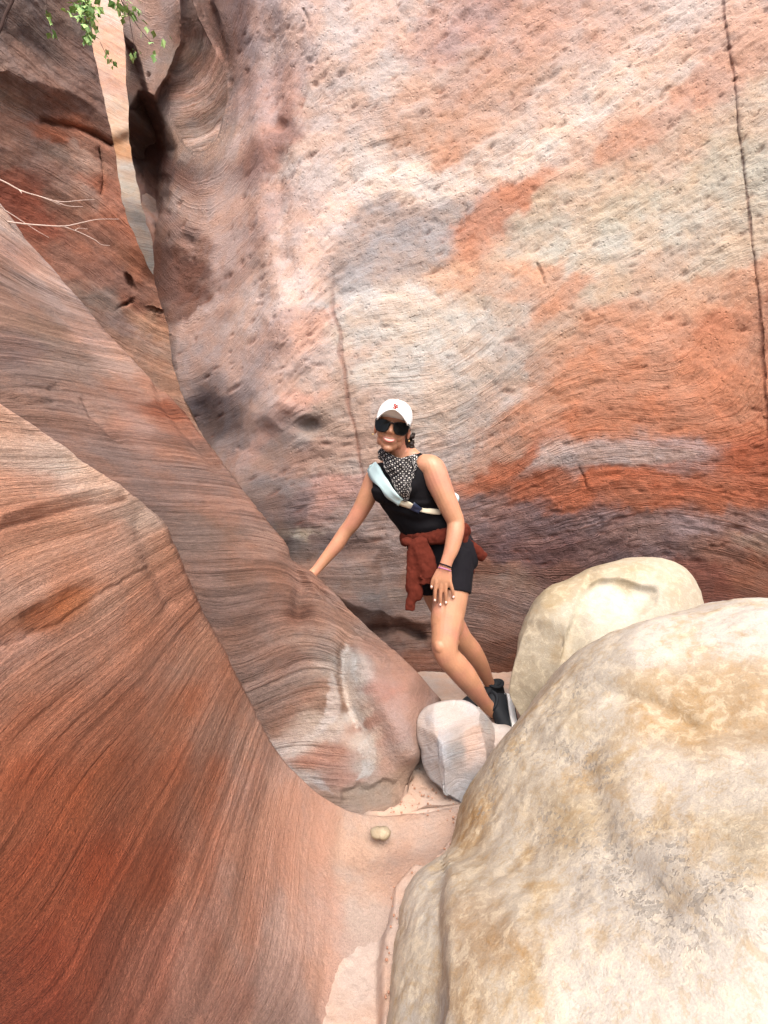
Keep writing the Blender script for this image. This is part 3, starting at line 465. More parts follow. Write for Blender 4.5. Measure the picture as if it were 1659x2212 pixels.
fr_crest = [(-520, 560, .8), (-300, 700, .86), (-120, 800, .95), (0, 880, 1.03), (60, 917, 1.07), (120, 957, 1.11), (190, 1008, 1.16), (250, 1044, 1.2), (300, 1080, 1.23), (338, 1118, 1.25), (362, 1170, 1.26), (385, 1225, 1.27), (408, 1280, 1.29), (432, 1332, 1.31), (470, 1400, 1.33), (512, 1470, 1.35), (545, 1530, 1.375), (578, 1590, 1.4), (612, 1640, 1.44), (650, 1680, 1.48), (700, 1722, 1.53), (760, 1752, 1.575), (830, 1760, 1.61), (900, 1752, 1.625), (980, 1740, 1.64), (1100, 1720, 1.66)]
fr_mid = [(-900, 1150, .5), (-720, 1250, .53), (-540, 1350, .57), (-400, 1420, .61), (-310, 1470, .64), (-220, 1500, .67), (-130, 1530, .7), (-50, 1560, .74), (20, 1590, .77), (80, 1620, .8), (135, 1650, .825), (185, 1680, .85), (230, 1710, .875), (275, 1745, .905), (325, 1790, .935), (375, 1825, .97), (420, 1850, 1.0), (465, 1875, 1.04), (510, 1895, 1.085), (560, 1915, 1.14), (615, 1930, 1.2), (680, 1945, 1.255), (750, 1945, 1.295), (830, 1940, 1.31), (930, 1930, 1.33), (1080, 1920, 1.34)]
nC = len(fr_crest); fc, fm = np.array(fr_crest), np.array(fr_mid)
fb = np.c_[np.linspace(-1250, 1080, nC), np.linspace(2500, 3000, nC), np.linspace(0.36, 0.62, nC)]; fb[:, 0] += 260 * np.sin(np.linspace(0, math.pi, nC)); fq = 0.52 * fm + 0.48 * fb; fq[:, 2] -= 0.02
fu = 0.55 * fc + 0.45 * fm; fu[:, 2] += 0.0 - 0.02 * np.linspace(1, 0, nC); fs = 0.93 * fc + 0.07 * fm; fs[:, 2] -= 0.012
end = np.linspace(0, 1, nC)[:, None] ** 3
back = lambda dy, dd, dx: fc + np.array([dx, dy, dd]) * np.clip(1.25 - end * 1.6, 0.0, 1)
rows = [back(700, 0.5, 60), back(240, 0.3, 40), back(48, 0.12, 14), fc, fs, fu, fm, fq, fb]
tr = axis((0, 2, 14), (2, 3.2, 40), (3.2, 6.6, 330), (6.6, 8, 60)); tc = axis((0, 2.6, 30), (2.6, 25, 430))
p = net_grid(rows, tr, tc); X, Y, Dm = proj(p)
ext = 0.012 * np.exp(-(polydist(X, Y, [(345, 1140), (372, 1210), (410, 1300), (470, 1420)])[0] / 26) ** 2) - 0.016 * np.exp(-(polydist(X, Y, [(300, 1130), (330, 1210), (370, 1300)])[0] / 20) ** 2)
ext += 0.010 * np.exp(-(polydist(X, Y, [(0, 1115), (80, 1090), (180, 1065), (250, 1058)])[0] / 10) ** 2) - 0.010 * np.exp(-(polydist(X, Y + 0.5 * fbm(p * 20) * 8, [(0, 1140), (80, 1118), (180, 1092), (270, 1080)])[0] / 6) ** 2)
ext -= 0.006 * np.exp(-(polydist(X, Y, [(740, 1770), (735, 1850), (722, 1950), (690, 2212)])[0] / 16) ** 2)
w2 = 10 * fbm(np.stack([X / 40, Y / 40, 0 * X + 5], -1), 3)
ext -= 0.008 * np.exp(-(polydist(X + w2, Y + w2, [(60, 1330), (130, 1300), (200, 1262)])[0] / 14) ** 2) + 0.007 * np.exp(-(polydist(X + w2, Y + w2, [(20, 1390), (150, 1330), (260, 1262), (330, 1230)])[0] / 5) ** 2)
front_cols = [(20, 920, 'dfbcab'), (80, 980, 'e0c2b3'), (150, 1000, 'e4cfc3'), (50, 1040, 'd3a895'), (200, 1050, 'dcc2b5'), (150, 1100, 'd2a590'), (50, 1120, 'bc8d79'), (300, 1120, 'bca193'), (250, 1150, 'bc907c'), (100, 1180, 'c89d89'), (200, 1220, 'be917d'), (330, 1200, 'ac8573'), (60, 1280, 'c29885'), (150, 1300, 'a5653f'), (80, 1330, '9c6040'), (250, 1290, 'b58873'), (350, 1280, 'ac8373'), (30, 1400, 'c39787'), (120, 1420, 'b8856f'), (250, 1380, 'b4836e'), (350, 1400, 'ae7f6c'), (420, 1400, 'a88171'),
 (100, 1550, 'b07257'), (250, 1550, 'ac6c50'), (380, 1550, 'a76f56'), (470, 1560, '9e7361'), (530, 1600, '9f7c6e'), (60, 1700, 'a86040'), (200, 1700, 'a45c3a'), (350, 1700, '9f5c3e'), (450, 1700, '9a634c'), (540, 1700, 'a88173'), (600, 1720, 'be998b'), (60, 1900, '9d4f2e'), (200, 1900, '984c2c'), (330, 1900, '955338'), (430, 1880, 'a66f59'), (520, 1850, 'b68d7e'), (600, 1850, 'b99284'), (680, 1800, 'ba998d'), (60, 2100, '8f472e'), (200, 2100, '944f37'), (330, 2100, '9f6450'), (430, 2050, 'ab7a69'), (530, 2000, 'b98f80'), (620, 2000, 'c6a295'), (700, 1950, 'b89a90'), (760, 1850, 'bba89f'), (820, 1780, 'c0ada3'), (780, 1950, 'bba89f'), (900, 1800, 'bda9a0'), (870, 1850, 'b39d94'), (700, 2150, 'b89b92'), (600, 2150, 'be9a8e'), (500, 2180, 'ae8376'), (780, 2150, 'bca9a2'), (250, 2200, '9a5c47'), (100, 2200, '8c452f')]  # dark lower-left spots: part red stone, part shade put into the colour
frsf = strata_field([(100, 1130, 11), (200, 1080, 12), (300, 1130, 24), (100, 1250, 20), (200, 1300, 29), (330, 1250, 40), (100, 1400, 32), (250, 1450, 42), (350, 1400, 52), (400, 1450, 60), (100, 1600, 42), (250, 1650, 50), (400, 1650, 62), (500, 1650, 74), (100, 1900, 52), (300, 1900, 62), (450, 1850, 74), (550, 1900, 83), (650, 2000, 88), (200, 2150, 58), (400, 2150, 70), (20, 1000, 4), (730, 1900, 90), (20, 930, -15), (100, 1000, 2), (850, 2000, 88)], -100, 900, 900, 2250, 8, 9)
M_front = rock_material('red swept sandstone', period=8, contrast=0.24, lines=0.10, grain=0.20, blotch=0.18, warp=7, bump=1.4, streak=0.5, grainscale=330)
layf = np.clip(1.0 - 0.9 * smooth(520, 680, X - 0.12 * (Y - 1700)) * smooth(1600, 1720, Y), 0.08, 1)
finish_grid('swept_slope', p, X, Y, front_cols, frsf, M_front, dict(big=0.010, mid=0.002, lay=0.008, per=30, fine=0.0012), layf, 0.5, 'red swept sandstone slope flowing down into the pink chute floor', extra=ext, cwarp=20, cscale=60, seed=12.7, gain=np.array([1.06, 1.03, 0.98]), sat=0.90, bands=0.24)

# --- sand: floor of the slot and the strip trapped beside the boulders
gx = axis((-2.2, -0.4, 20), (-0.4, 1.2, 300), (1.2, 3.2, 20)); gy = axis((-2.5, 0.5, 14), (0.5, 3.1, 420), (3.1, 7.0, 20)); XX, YY = np.meshgrid(gx, gy)
sx, sy, _ = proj(np.stack([XX, np.maximum(YY, 0.3), np.zeros_like(XX)], -1))
strip = [(872, 1600), (905, 1590), (1010, 1560), (1120, 1560), (1060, 1760), (1000, 1850), (965, 1960), (960, 2300), (812, 2300), (822, 2120), (830, 2000), (850, 1915), (895, 1872), (950, 1845), (985, 1810), (975, 1780), (900, 1775), (800, 1752), (865, 1738), (880, 1690)]
wv = 9 * fbm(np.stack([XX * 14, YY * 14, 0 * XX], -1), 4); sds = sdpoly(sx + wv, sy + wv, strip)
zz = np.where(YY > 1.95, 0.0, -0.06) ; zz = -0.03 * smooth(2.0, 1.85, YY) + 0.0
zz = zz + 0.048 * (1 - smooth(-14, 10, sds)) * (YY < 2.4) + 0.010 * fbm(np.stack([XX * 5, YY * 5, 0 * XX], -1), 4) + 0.004 * fbm(np.stack([XX * 60, YY * 60, 0 * XX], -1), 3)
zz = np.where(YY < 0.8, -0.35, zz) if False else zz
pp = np.stack([XX, YY, zz], -1); cc = np.broadcast_to(hx('d4c1b6') * KALB, XX.shape + (3,)) * (1 + 0.12 * fbm(pp * 9, 3))[..., None]
M_sand = rock_material('pale pink sand', contrast=0.0, lines=0.0, grain=0.16, blotch=0.12, bump=0.9, grainscale=420, pits=0)
me = mesh_np('sand_floor', pp, gquads(*XX.shape)[:, ::-1], attrs={'Col': cc.reshape(-1, 3), 'S': np.zeros(XX.size), 'T': np.zeros(XX.size), 'Rough': np.full(XX.size, .8), 'Lay': np.zeros(XX.size)})
o = link('sand_floor', me, M_sand); o['kind'] = 'structure'; o['label'] = 'pale pink sand on the floor of the slot'

# ------------------------------------------------------------------ boulders
def boulder(name, sil, c, dpl, T, mat, cols, sub, label, cat, disp, power=0.85, feat=None, seed=0.0, Tb=None, cw=26.0, cs=70.0, cp=3.2, lay=0.3, rough=0.7, sdir=20.0, group=None, zmin=None, cuts=(), gain=1.0):
    """closed stone: outline sil round centre c; dpl(x, y) depth of its widest section, T half thickness towards the camera"""
    bm = bmesh.new(); bmesh.ops.create_icosphere(bm, subdivisions=sub, radius=1.0); v = np.array([w.co[:] for w in bm.verts]); bm.verts.index_update()
    f = np.array([[w.index for w in q.verts] for q in bm.faces]); bm.free()
    s = np.array(sil, float) - c; th = np.arctan2(s[:, 1], s[:, 0]); r = np.hypot(s[:, 0], s[:, 1]); o = np.argsort(th); th, r = th[o], r[o]
    tt = np.linspace(-math.pi, math.pi, 721); rr = np.interp(tt, np.r_[th - 2 * math.pi, th, th + 2 * math.pi], np.r_[r, r, r]); k = np.hanning(17); k /= k.sum(); rr = np.convolve(np.r_[rr[-9:-1], rr, rr[1:9]], k, 'valid')
    th = np.arctan2(v[:, 1], v[:, 0]); q = np.hypot(v[:, 0], v[:, 1]); R = np.interp(th, tt, rr) * q ** power
    x = c[0] + R * np.cos(th); y = c[1] + R * np.sin(th); d = dpl(x, y) - np.where(v[:, 2] > 0, T, Tb or T) * np.sign(v[:, 2]) * np.abs(v[:, 2]) ** power
    if feat is not None: d = d + np.where(v[:, 2] > -0.2, feat(x, y), 0)
    p = P(x, y, d)
    for (cx_, cy_, cd_), nv in cuts:
        nv = np.array(nv, float); nv /= np.linalg.norm(nv); e = (p - P(cx_, cy_, cd_)) @ nv + 0.007 * fbm(p * 9 + seed, 4); e = 0.5 * (e + np.sqrt(e * e + 0.000005)); p = p - e[:, None] * nv
    if zmin is not None: p[:, 2] = np.maximum(p[:, 2], zmin + 0.15 * np.minimum(0, p[:, 2] - zmin))
    e1, e2 = p[f[:, 1]] - p[f[:, 0]], p[f[:, 2]] - p[f[:, 0]]; fn = np.cross(e1, e2); n = np.zeros_like(p)
    for j in range(3): np.add.at(n, f[:, j], fn)
    n /= np.linalg.norm(n, axis=1, keepdims=True) + 1e-12
    if (n * (p - p.mean(0))).sum() < 0: n = -n; f = f[:, ::-1]
    h = disp[0] * fbm(p * disp[1] + seed, 3) + disp[2] * fbm(p * 12 + seed, 4, 0.55) + disp[3] * fbm(p * 45 + seed, 3, 0.6)
    if len(disp) > 4: h = h - disp[4] * smooth(0.25, 0.6, fbm(p * 20 + seed + 4, 3)) 
    p = p + n * h[:, None]; cc = colour_field(cols, x, y, cp, cw, seed, cs) * gain; a = math.radians(sdir)
    S = x * math.sin(a) + y * math.cos(a) + 20 * fbm(p * 4, 3)
    me = mesh_np(name, p, tris=f, attrs={'Col': cc, 'S': S, 'T': x, 'Rough': rough(x, y) if callable(rough) else np.full(len(p), rough), 'Lay': np.full(len(p), lay)})
    o = link(name, me, mat, label=label, category=cat)
    if group: o['group'] = group
    return o
def cream_material(name, ochre=0.5, spots=0.5, white=0.5):
    t = NT(name); co = t.coord(); col = t.attr('Col').outputs['Color']
    m = t.noise(co, 6.0, 6, 0.65, dist=0.6); m2 = t.noise(co, 34.0, 6, 0.7, dist=0.4); g = t.noise(co, 260.0, 3, 0.7)
    c = t.mix(t.math('MULTIPLY', t.ramp(m, 0.50, 0.68), ochre), col, t.mix(1.0, col, (0.86, 0.68, 0.42), 'MULTIPLY'))
    c = t.mix(t.math('MULTIPLY', t.ramp(m2, 0.51, 0.60), white), c, (0.64, 0.55, 0.40))
    c = t.mix(t.math('MULTIPLY', t.ramp(m2, 0.48, 0.40), 0.6 * ochre), c, t.mix(1.0, c, (0.88, 0.74, 0.52), 'MULTIPLY'))
    v = t.n('TexVoronoi', {'Vector': co, 'Scale': 75.0}, feature='F1')
    lm = t.math('MULTIPLY', t.attr('Rough').outputs['Fac'], t.ramp(t.noise(co, 14.0, 4, 0.6), 0.36, 0.50))
    dv = t.n('VectorMath', {0: co, 1: t.n('VectorMath', {0: t.n('TexNoise', {'Vector': co, 'Scale': 90.0, 'Detail': 3.0}).outputs[1], 'Scale': 0.03}, operation='SCALE').outputs[0]}, operation='ADD').outputs[0]
    t.set(v.inputs['Vector'], dv); rnd = t.n('SeparateColor', {0: v.outputs['Color']}).outputs[0]
    sp = t.math('MULTIPLY', t.math('MULTIPLY', t.ramp(t.math('SUBTRACT', v.outputs['Distance'], t.math('MULTIPLY', t.math('POWER', rnd, 1.6), 0.62)), 0.0, 0.16, 1.0, 0.0), lm), spots)
    c = t.mix(t.math('MULTIPLY', sp, 0.65), c, (0.24, 0.22, 0.19))
    c = t.scalec(c, t.math('MULTIPLY_ADD', t.math('SUBTRACT', g, 0.5), 0.6, 1.0))
    t.set(t.b.inputs['Base Color'], c); t.b.inputs['Roughness'].default_value = 0.75; t.b.inputs['Specular IOR Level'].default_value = 0.25
    h = t.math('ADD', t.math('MULTIPLY', m2, 1.0), t.math('MULTIPLY', t.noise(co, 110.0, 5, 0.7), 0.9)); h = t.math('SUBTRACT', h, t.math('MULTIPLY', sp, 0.6))
    t.set(t.b.inputs['Normal'], t.bump(g, 0.2, 0.002, t.bump(h, 0.4, 0.006)))
    return t.m
big_sil = [(790, 2600), (815, 2400), (828, 2212), (836, 2090), (850, 1975), (866, 1915), (896, 1876), (930, 1856), (962, 1838), (980, 1795), (1000, 1735), (1028, 1685), (1062, 1632), (1108, 1564), (1150, 1508), (1185, 1468), (1216, 1436), (1250, 1405), (1345, 1354), (1450, 1322), (1540, 1307), (1659, 1300), (1800, 1330), (2000, 1450), (2200, 1700), (2300, 2000), (2250, 2400), (2000, 2750), (1600, 2900), (1200, 2850), (900, 2760)]
big_cols = [(1400, 1400, 'f0e6d6'), (1300, 1420, 'e6d9c3'), (1600, 1350, 'efe6d8'), (1400, 1485, 'dfc192'), (1600, 1505, 'dbb884'), (1500, 1545, 'd8b072'), (1300, 1530, 'eaddc6'), (1250, 1560, 'dcc8a4'), (1200, 1600, 'e6d8bf'), (1120, 1650, 'e2d3b8'), (1010, 1775, 'd2b384'), (1050, 2050, 'd0af82'), (1000, 1990, 'd6b88f'), (1000, 1880, 'e3d2b4'), (1230, 1780, 'dec496'), (1100, 1800, 'e9dcc4'), (1300, 1900, 'e3d9c8'), (1280, 1650, 'e6dac6'), (1400, 1950, 'e3d8c6'), (1450, 1700, 'ecdfca'), (1600, 1700, 'eadcc5'), (1600, 1800, 'dfcba6'), (1500, 1850, 'e6dac6'), (1250, 2000, 'efe3cf'), (1150, 1950, 'eadbc0'), (1300, 2150, 'efe4d3'), (1100, 2150, 'e6d5b8'), (1500, 2100, 'eadfce'), (1620, 2000, 'e3d9c8'), (1000, 2150, 'd9bd94'), (880, 1930, 'ece2cf'), (900, 2050, 'e3d6bd'), (870, 2150, 'e6d8be'), (930, 2000, 'dcd3c2'), (925, 2180, 'd6cfc2'), (935, 1890, 'e3d9c8')]
bd = tps([(828, 2212, 1.06), (850, 1975, 1.24), (896, 1876, 1.36), (966, 1838, 1.44), (1002, 1730, 1.56), (1062, 1632, 1.62), (1180, 1475, 1.66), (1345, 1352, 1.62), (1540, 1307, 1.54), (1659, 1300, 1.46), (2000, 1450, 1.25), (1400, 1750, 1.24), (1200, 1900, 1.22), (1050, 2000, 1.18), (1659, 1800, 1.06), (1659, 2212, 0.90), (1300, 2212, 0.98), (1300, 2600, .80), (900, 2600, .86), (2200, 2400, 0.8), (1500, 1480, 1.44)])
def bfeat(x, y):
    w = 10 * fbm(np.stack([x / 50, y / 50, 0 * x], -1), 3)
    o = 0.02 * np.exp(-(polydist(x + w, y + w, [(1180, 1520), (1300, 1490), (1420, 1530), (1520, 1590), (1659, 1560)])[0] / 22) ** 2)
    o += 0.015 * np.exp(-(polydist(x + w, y + w, [(1150, 1600), (1280, 1680), (1330, 1850), (1450, 1950)])[0] / 30) ** 2)
    o += 0.07 * (1 - smooth(-8, 10, x + 0.6 * w - np.interp(y, [1800, 1850, 1950, 2212, 2700], [930, 962, 968, 950, 940]))) * smooth(1820, 1880, y)
    return o - 0.02 * np.exp(-(((x - 1400) / 120) ** 2 + ((y - 1420) / 30) ** 2))
boulder('boulder', big_sil, (1500, 2060), bd, 0.28, cream_material('cream ochre sandstone', 0.75, 1.0, 0.32), big_cols, 7, 'huge cream and ochre boulder filling the lower right foreground', 'boulder', (0.03, 2.5, 0.006, 0.0025, 0.004), power=0.6, feat=bfeat, seed=21.0, cw=30, cs=50, Tb=0.5, gain=0.86,
 rough=lambda x, y: 0.22 + np.clip(sum(np.exp(-(polydist(x, y, l)[0] / w) ** 2) for l, w in (([(1120, 1590), (1200, 1640), (1290, 1650), (1330, 1720)], 45), ([(1200, 1790), (1300, 1890), (1420, 1960), (1500, 2010)], 60), ([(1380, 1820), (1520, 1880), (1600, 1950), (1700, 2030)], 55), ([(1080, 1640), (1030, 1760)], 30), ([(1250, 1480), (1180, 1560)], 25))), 0, 1))
b2_sil = [(1098, 1500), (1106, 1450), (1114, 1410), (1126, 1355), (1140, 1318), (1158, 1290), (1190, 1264), (1216, 1254), (1250, 1238), (1285, 1222), (1330, 1210), (1385, 1203), (1425, 1204), (1460, 1214), (1490, 1236), (1515, 1270), (1532, 1305), (1560, 1400), (1560, 1500), (1480, 1600), (1300, 1640), (1180, 1610), (1130, 1560)]
b2_cols = [(1150, 1330, 'd9ccb4'), (1200, 1280, 'd6c39d'), (1280, 1250, 'd8c6a4'), (1220, 1330, 'dcd5c4'), (1180, 1400, 'e3d9c5'), (1130, 1480, 'd9cdb5'), (1330, 1300, 'f6f2ea'), (1300, 1280, 'f2ede3'), (1390, 1290, 'f2eee6'), (1350, 1260, 'dccdb0'), (1420, 1230, 'e3d8c3'), (1480, 1270, 'ddd2bf'), (1300, 1330, 'eae4d8'), (1400, 1300, 'dfd6c6'), (1240, 1420, 'e3dac7')]
def b2feat(x, y):
    w = 5 * fbm(np.stack([x / 30, y / 30, 0 * x], -1), 3); sc = [(1258, 1290), (1268, 1262), (1292, 1246), (1345, 1243), (1385, 1262), (1428, 1268), (1422, 1310), (1360, 1345), (1300, 1342), (1270, 1318)]
    sd = sdpoly(x + w, y + w, sc); o = 0.055 * (1 - smooth(-22, 2, sd)) * (0.75 + 0.25 * smooth(1345, 1250, y))
    o += 0.05 * smooth(0, 10, (x - 1235) + 0.35 * (y - 1330)) * (1 - smooth(1225, 1300, x))
    return o
boulder('boulder', b2_sil, (1320, 1400), lambda x, y: 2.12 + 0.00008 * (x - 1300) - 0.0007 * (y - 1400), 0.24, cream_material('smooth cream sandstone', 0.35, 0.25, 0.25), b2_cols, 6, 'smooth cream boulder with a scooped hollow, wedged behind the huge boulder', 'boulder', (0.02, 3.0, 0.006, 0.002), power=0.85, feat=b2feat, seed=31.0, cw=14, gain=np.array([0.80, 0.77, 0.70]), rough=0.25, cp=4.5, cuts=[((1185, 1400, 1.96), (-.62, -.74, .22)), ((1360, 1225, 2.06), (.05, -.40, .9)), ((1520, 1290, 2.02), (.85, -.40, .35))])
b3_sil = [(900, 1578), (902, 1546), (922, 1528), (965, 1516), (1005, 1516), (1040, 1540), (1066, 1572), (1074, 1610), (1070, 1670), (1048, 1715), (1026, 1738), (1003, 1746), (985, 1742), (960, 1715), (945, 1700), (918, 1668), (910, 1620)]
b3_cols = [(930, 1550, 'c3c3c3'), (980, 1540, 'cccbca'), (1040, 1560, 'c3c0bd'), (915, 1580, 'c4b8b0'), (950, 1600, 'bcbec2'), (960, 1650, 'c9cbd0'), (1000, 1600, 'b0b0b0'), (1010, 1640, 'a0a2a4'), (1000, 1700, 'b3b3b6'), (940, 1680, 'b8b5b4'), (1060, 1590, 'dcc5b8'), (1060, 1640, 'dcc6ba'), (1080, 1570, 'd2cdc8')]
def b3feat(x, y):
    w = 4 * fbm(np.stack([x / 24, y / 24, 0 * x], -1), 3); g, s = polydist(x + w, y + w, [(930, 1520), (952, 1570), (958, 1640), (962, 1720)])
    o = 0.10 * np.clip(-s * g / 60, 0, 1) * 1.0 - 0.02 * np.exp(-(g / 8) ** 2)
    g2, s2 = polydist(x + w, y + w, [(1052, 1500), (1062, 1570), (1072, 1640), (1085, 1700)]); o += 0.10 * np.clip(-s2 * g2 / 40, -1, 0) * -1
    o += 0.03 * (np.clip((1575 - y) / 40, 0, 1)) + 0.012 * np.exp(-(polydist(x + w, y + w, [(975, 1625), (1000, 1640), (1040, 1650)])[0] / 7) ** 2)
    return o
M_grey = rock_material('grey banded boulder stone', period=16, contrast=0.12, lines=0.10, grain=0.10, blotch=0.20, warp=20, bump=0.8)
boulder('boulder', b3_sil, (995, 1630), lambda x, y: 1.76 - 0.0007 * (y - 1630), 0.17, M_grey, b3_cols, 6, 'angular grey boulder wedged on the sand below the walker\'s feet', 'boulder', (0.012, 5.0, 0.004, 0.0015), power=0.6, seed=41.0, cw=14, cs=30, lay=0.5, gain=np.array([0.97, 1.0, 1.06]), cuts=[((1000, 1640, 1.68), (.30, -.9, .22)), ((940, 1630, 1.69), (-.75, -.6, .10)), ((1040, 1600, 1.70), (.9, -.40, .25)), ((990, 1550, 1.74), (-.05, -.55, .85)), ((940, 1560, 1.73), (-.6, -.4, .7)), ((985, 1715, 1.62), (-.3, -.8, -.55))])
led_cols = [(870, 1920, 'e9dcc6'), (900, 1950, 'e0cfae'), (940, 1880, 'e3d6c2'), (920, 2100, 'd3c9b8'), (880, 2100, 'e0ceac'), (860, 2250, 'e3d1b4'), (930, 2250, 'd0c8ba')]
rk_sil = [(1046, 1562), (1075, 1568), (1110, 1576), (1125, 1605), (1110, 1660), (1075, 1680), (1058, 1640)]
boulder('rock', rk_sil, (1082, 1605), lambda x, y: 1.90 - 0.0010 * (y - 1605), 0.08, M_grey, [(1080, 1600, 'e0cdc3'), (1065, 1570, 'd8d0ca'), (1090, 1640, 'dfc6ba')], 5, 'pale pink rock squeezed between the grey and the huge boulder', 'rock', (0.012, 8.0, 0.004, 0.0015), power=0.6, seed=45.0, cw=8, lay=0.2, cuts=[((1075, 1575, 1.86), (-.2, -.4, .9))])
peb_sil = [(799, 1792), (803, 1786), (822, 1785), (840, 1788), (846, 1796), (841, 1810), (834, 1815), (820, 1813), (803, 1810)]
boulder('stone', peb_sil, (822, 1800), lambda x, y: 1.50 - 0.0008 * (y - 1800), 0.022, cream_material('ochre stone', 0.5, 0.2, 0.2), [(822, 1800, 'dcc49a'), (805, 1795, 'e3d3b0')], 4, 'small ochre stone lying on the pink chute floor', 'stone', (0.004, 26.0, 0.003, 0.0008), power=0.72, seed=63.3, gain=0.72)
# ------------------------------------------------------------------ the walker
UP = Vector((0, 0, 1))
LS, RS = V(926, 1008, 1.99), V(815, 1034, 2.17)
LAT = (LS - RS).normalized()                                   # towards her left hand
LATH = Vector((0.81, -0.59, 0)).normalized()                   # the same for the hips
def tube(secs, lat, n=22, steps=6, flat=(False, False), world=False):
    """closed sleeve through sections (x, y, d, r1[, r2]); r1 along lat, r2 across it"""
    c = np.array([list(s[:3]) if world else P(*s[:3]) for s in secs]); r = np.array([(s[3], s[4] if len(s) > 4 else s[3]) for s in secs], float)
    m = (len(secs) - 1) * steps + 1; a = catmull(np.c_[c, r], m); c, r = a[:, :3], np.maximum(a[:, 3:], 0.001)
    t = np.gradient(c, axis=0); t /= np.linalg.norm(t, axis=1, keepdims=True); lat = np.array(lat, float)
    u = lat[None] - (t * lat).sum(1, keepdims=True) * t; u /= np.linalg.norm(u, axis=1, keepdims=True); w = np.cross(t, u)
    for e, sgn in ((0, -1), (-1, 1)):
        if flat[0 if e == 0 else 1]: continue
        rm = r[e].mean()
        for f in ((0.5, 0.866), (0.8, 0.6), (0.97, 0.25)):
            cc = (c[e] if f[0] == .5 else base) ; base = cc if f[0] == .5 else base
            ring = (base + sgn * t[e] * rm * f[0] * 0.9, r[e] * f[1] if f[0] == .5 else r0 * f[1]); r0 = r[e] if f[0] == .5 else r0
            if e == 0: c = np.vstack([ring[0], c]); r = np.vstack([ring[1], r]); t = np.vstack([t[:1], t]); u = np.vstack([u[:1], u]); w = np.vstack([w[:1], w])
            else: c = np.vstack([c, ring[0]]); r = np.vstack([r, ring[1]]); t = np.vstack([t, t[-1:]]); u = np.vstack([u, u[-1:]]); w = np.vstack([w, w[-1:]])
    th = np.linspace(0, 2 * math.pi, n, endpoint=False)
    p = c[:, None] + r[:, None, :1] * np.cos(th)[None, :, None] * u[:, None] + r[:, None, 1:] * np.sin(th)[None, :, None] * w[:, None]
    k = len(c); q = gquads(k, n, True); i0 = np.arange(n); tri0 = np.stack([np.full(n, k * n), i0, np.roll(i0, -1)], -1); tri1 = np.stack([np.full(n, k * n + 1), (k - 1) * n + np.roll(i0, -1), (k - 1) * n + i0], -1)
    co = np.vstack([p.reshape(-1, 3), c[:1], c[-1:]])
    return co, np.vstack([np.c_[q[:, [0, 1, 2]]], q[:, [0, 2, 3]], tri0, tri1])
_ico = None
def ball(c, r, M=None, sub=3):
    bm = bmesh.new(); bmesh.ops.create_icosphere(bm, subdivisions=sub, radius=1.0); v = np.array([w.co[:] for w in bm.verts]); f = np.array([[w.index for w in q.verts] for q in bm.faces]); bm.free()
    v = v * np.array(r) + np.array(c)
    return (xf(v, M), f)
def xf(v, M):
    if M is None: return v
    A = np.array(M); return v @ A[:3, :3].T + A[:3, 3]
def join(parts):
    co, fa, o = [], [], 0
    for c, f in parts: co.append(c); fa.append(f + o); o += len(c)
    return np.vstack(co), np.vstack(fa)
def fuse(name, parts, voxel, smooth_it=4, noise=None, fac=0.5):
    """voxel union of overlapping closed pieces -> one continuous smooth mesh"""
    co, f = join(parts); me = mesh_np(name + '_raw', co, tris=f); o = bpy.data.objects.new('tmp', me); COL.objects.link(o)
    m = o.modifiers.new('r', 'REMESH'); m.mode = 'VOXEL'; m.voxel_size = voxel; m.use_smooth_shade = True
    if smooth_it: s = o.modifiers.new('s', 'SMOOTH'); s.factor = fac; s.iterations = smooth_it
    dg = bpy.context.evaluated_depsgraph_get(); me2 = bpy.data.meshes.new_from_object(o.evaluated_get(dg)); bpy.data.objects.remove(o); bpy.data.meshes.remove(me)
    me2.name = name
    n = len(me2.vertices); c = np.empty(n * 3, np.float32); me2.vertices.foreach_get('co', c); c = c.reshape(-1, 3)
    if noise is not None:
        nn = np.empty(n * 3, np.float32); me2.vertices.foreach_get('normal', nn); c = c + nn.reshape(-1, 3) * noise(c)[:, None]; me2.vertices.foreach_set('co', c.astype(np.float32).ravel()); me2.update()
    me2.polygons.foreach_set('use_smooth', np.ones(len(me2.polygons), bool))
    return me2
def bvh_of(mes):
    v, f, o = [], [], 0
    for me in mes:
        v += [w.co.copy() for w in me.vertices]; f += [[i + o for i in q.vertices] for q in me.polygons]; o += len(me.vertices)
    return BVHTree.FromPolygons(v, f)
CAMV = Vector((0, 0, CAMZ))
def hit(bv, x, y, lift=0.004, default=None):
    d = (V(x, y, 1.0) - CAMV).normalized(); h = bv.ray_cast(CAMV, d, 8.0)
    if h[0] is None: return V(x, y, default) if default else None
    n = h[1] if h[1].dot(d) < 0 else -h[1]; return h[0] + n * lift
person = empty('person', V(1020, 1560, 2.2).xy.to_3d(), label='smiling hiker in white cap, sunglasses and bandana leaning on the slope', category='person')

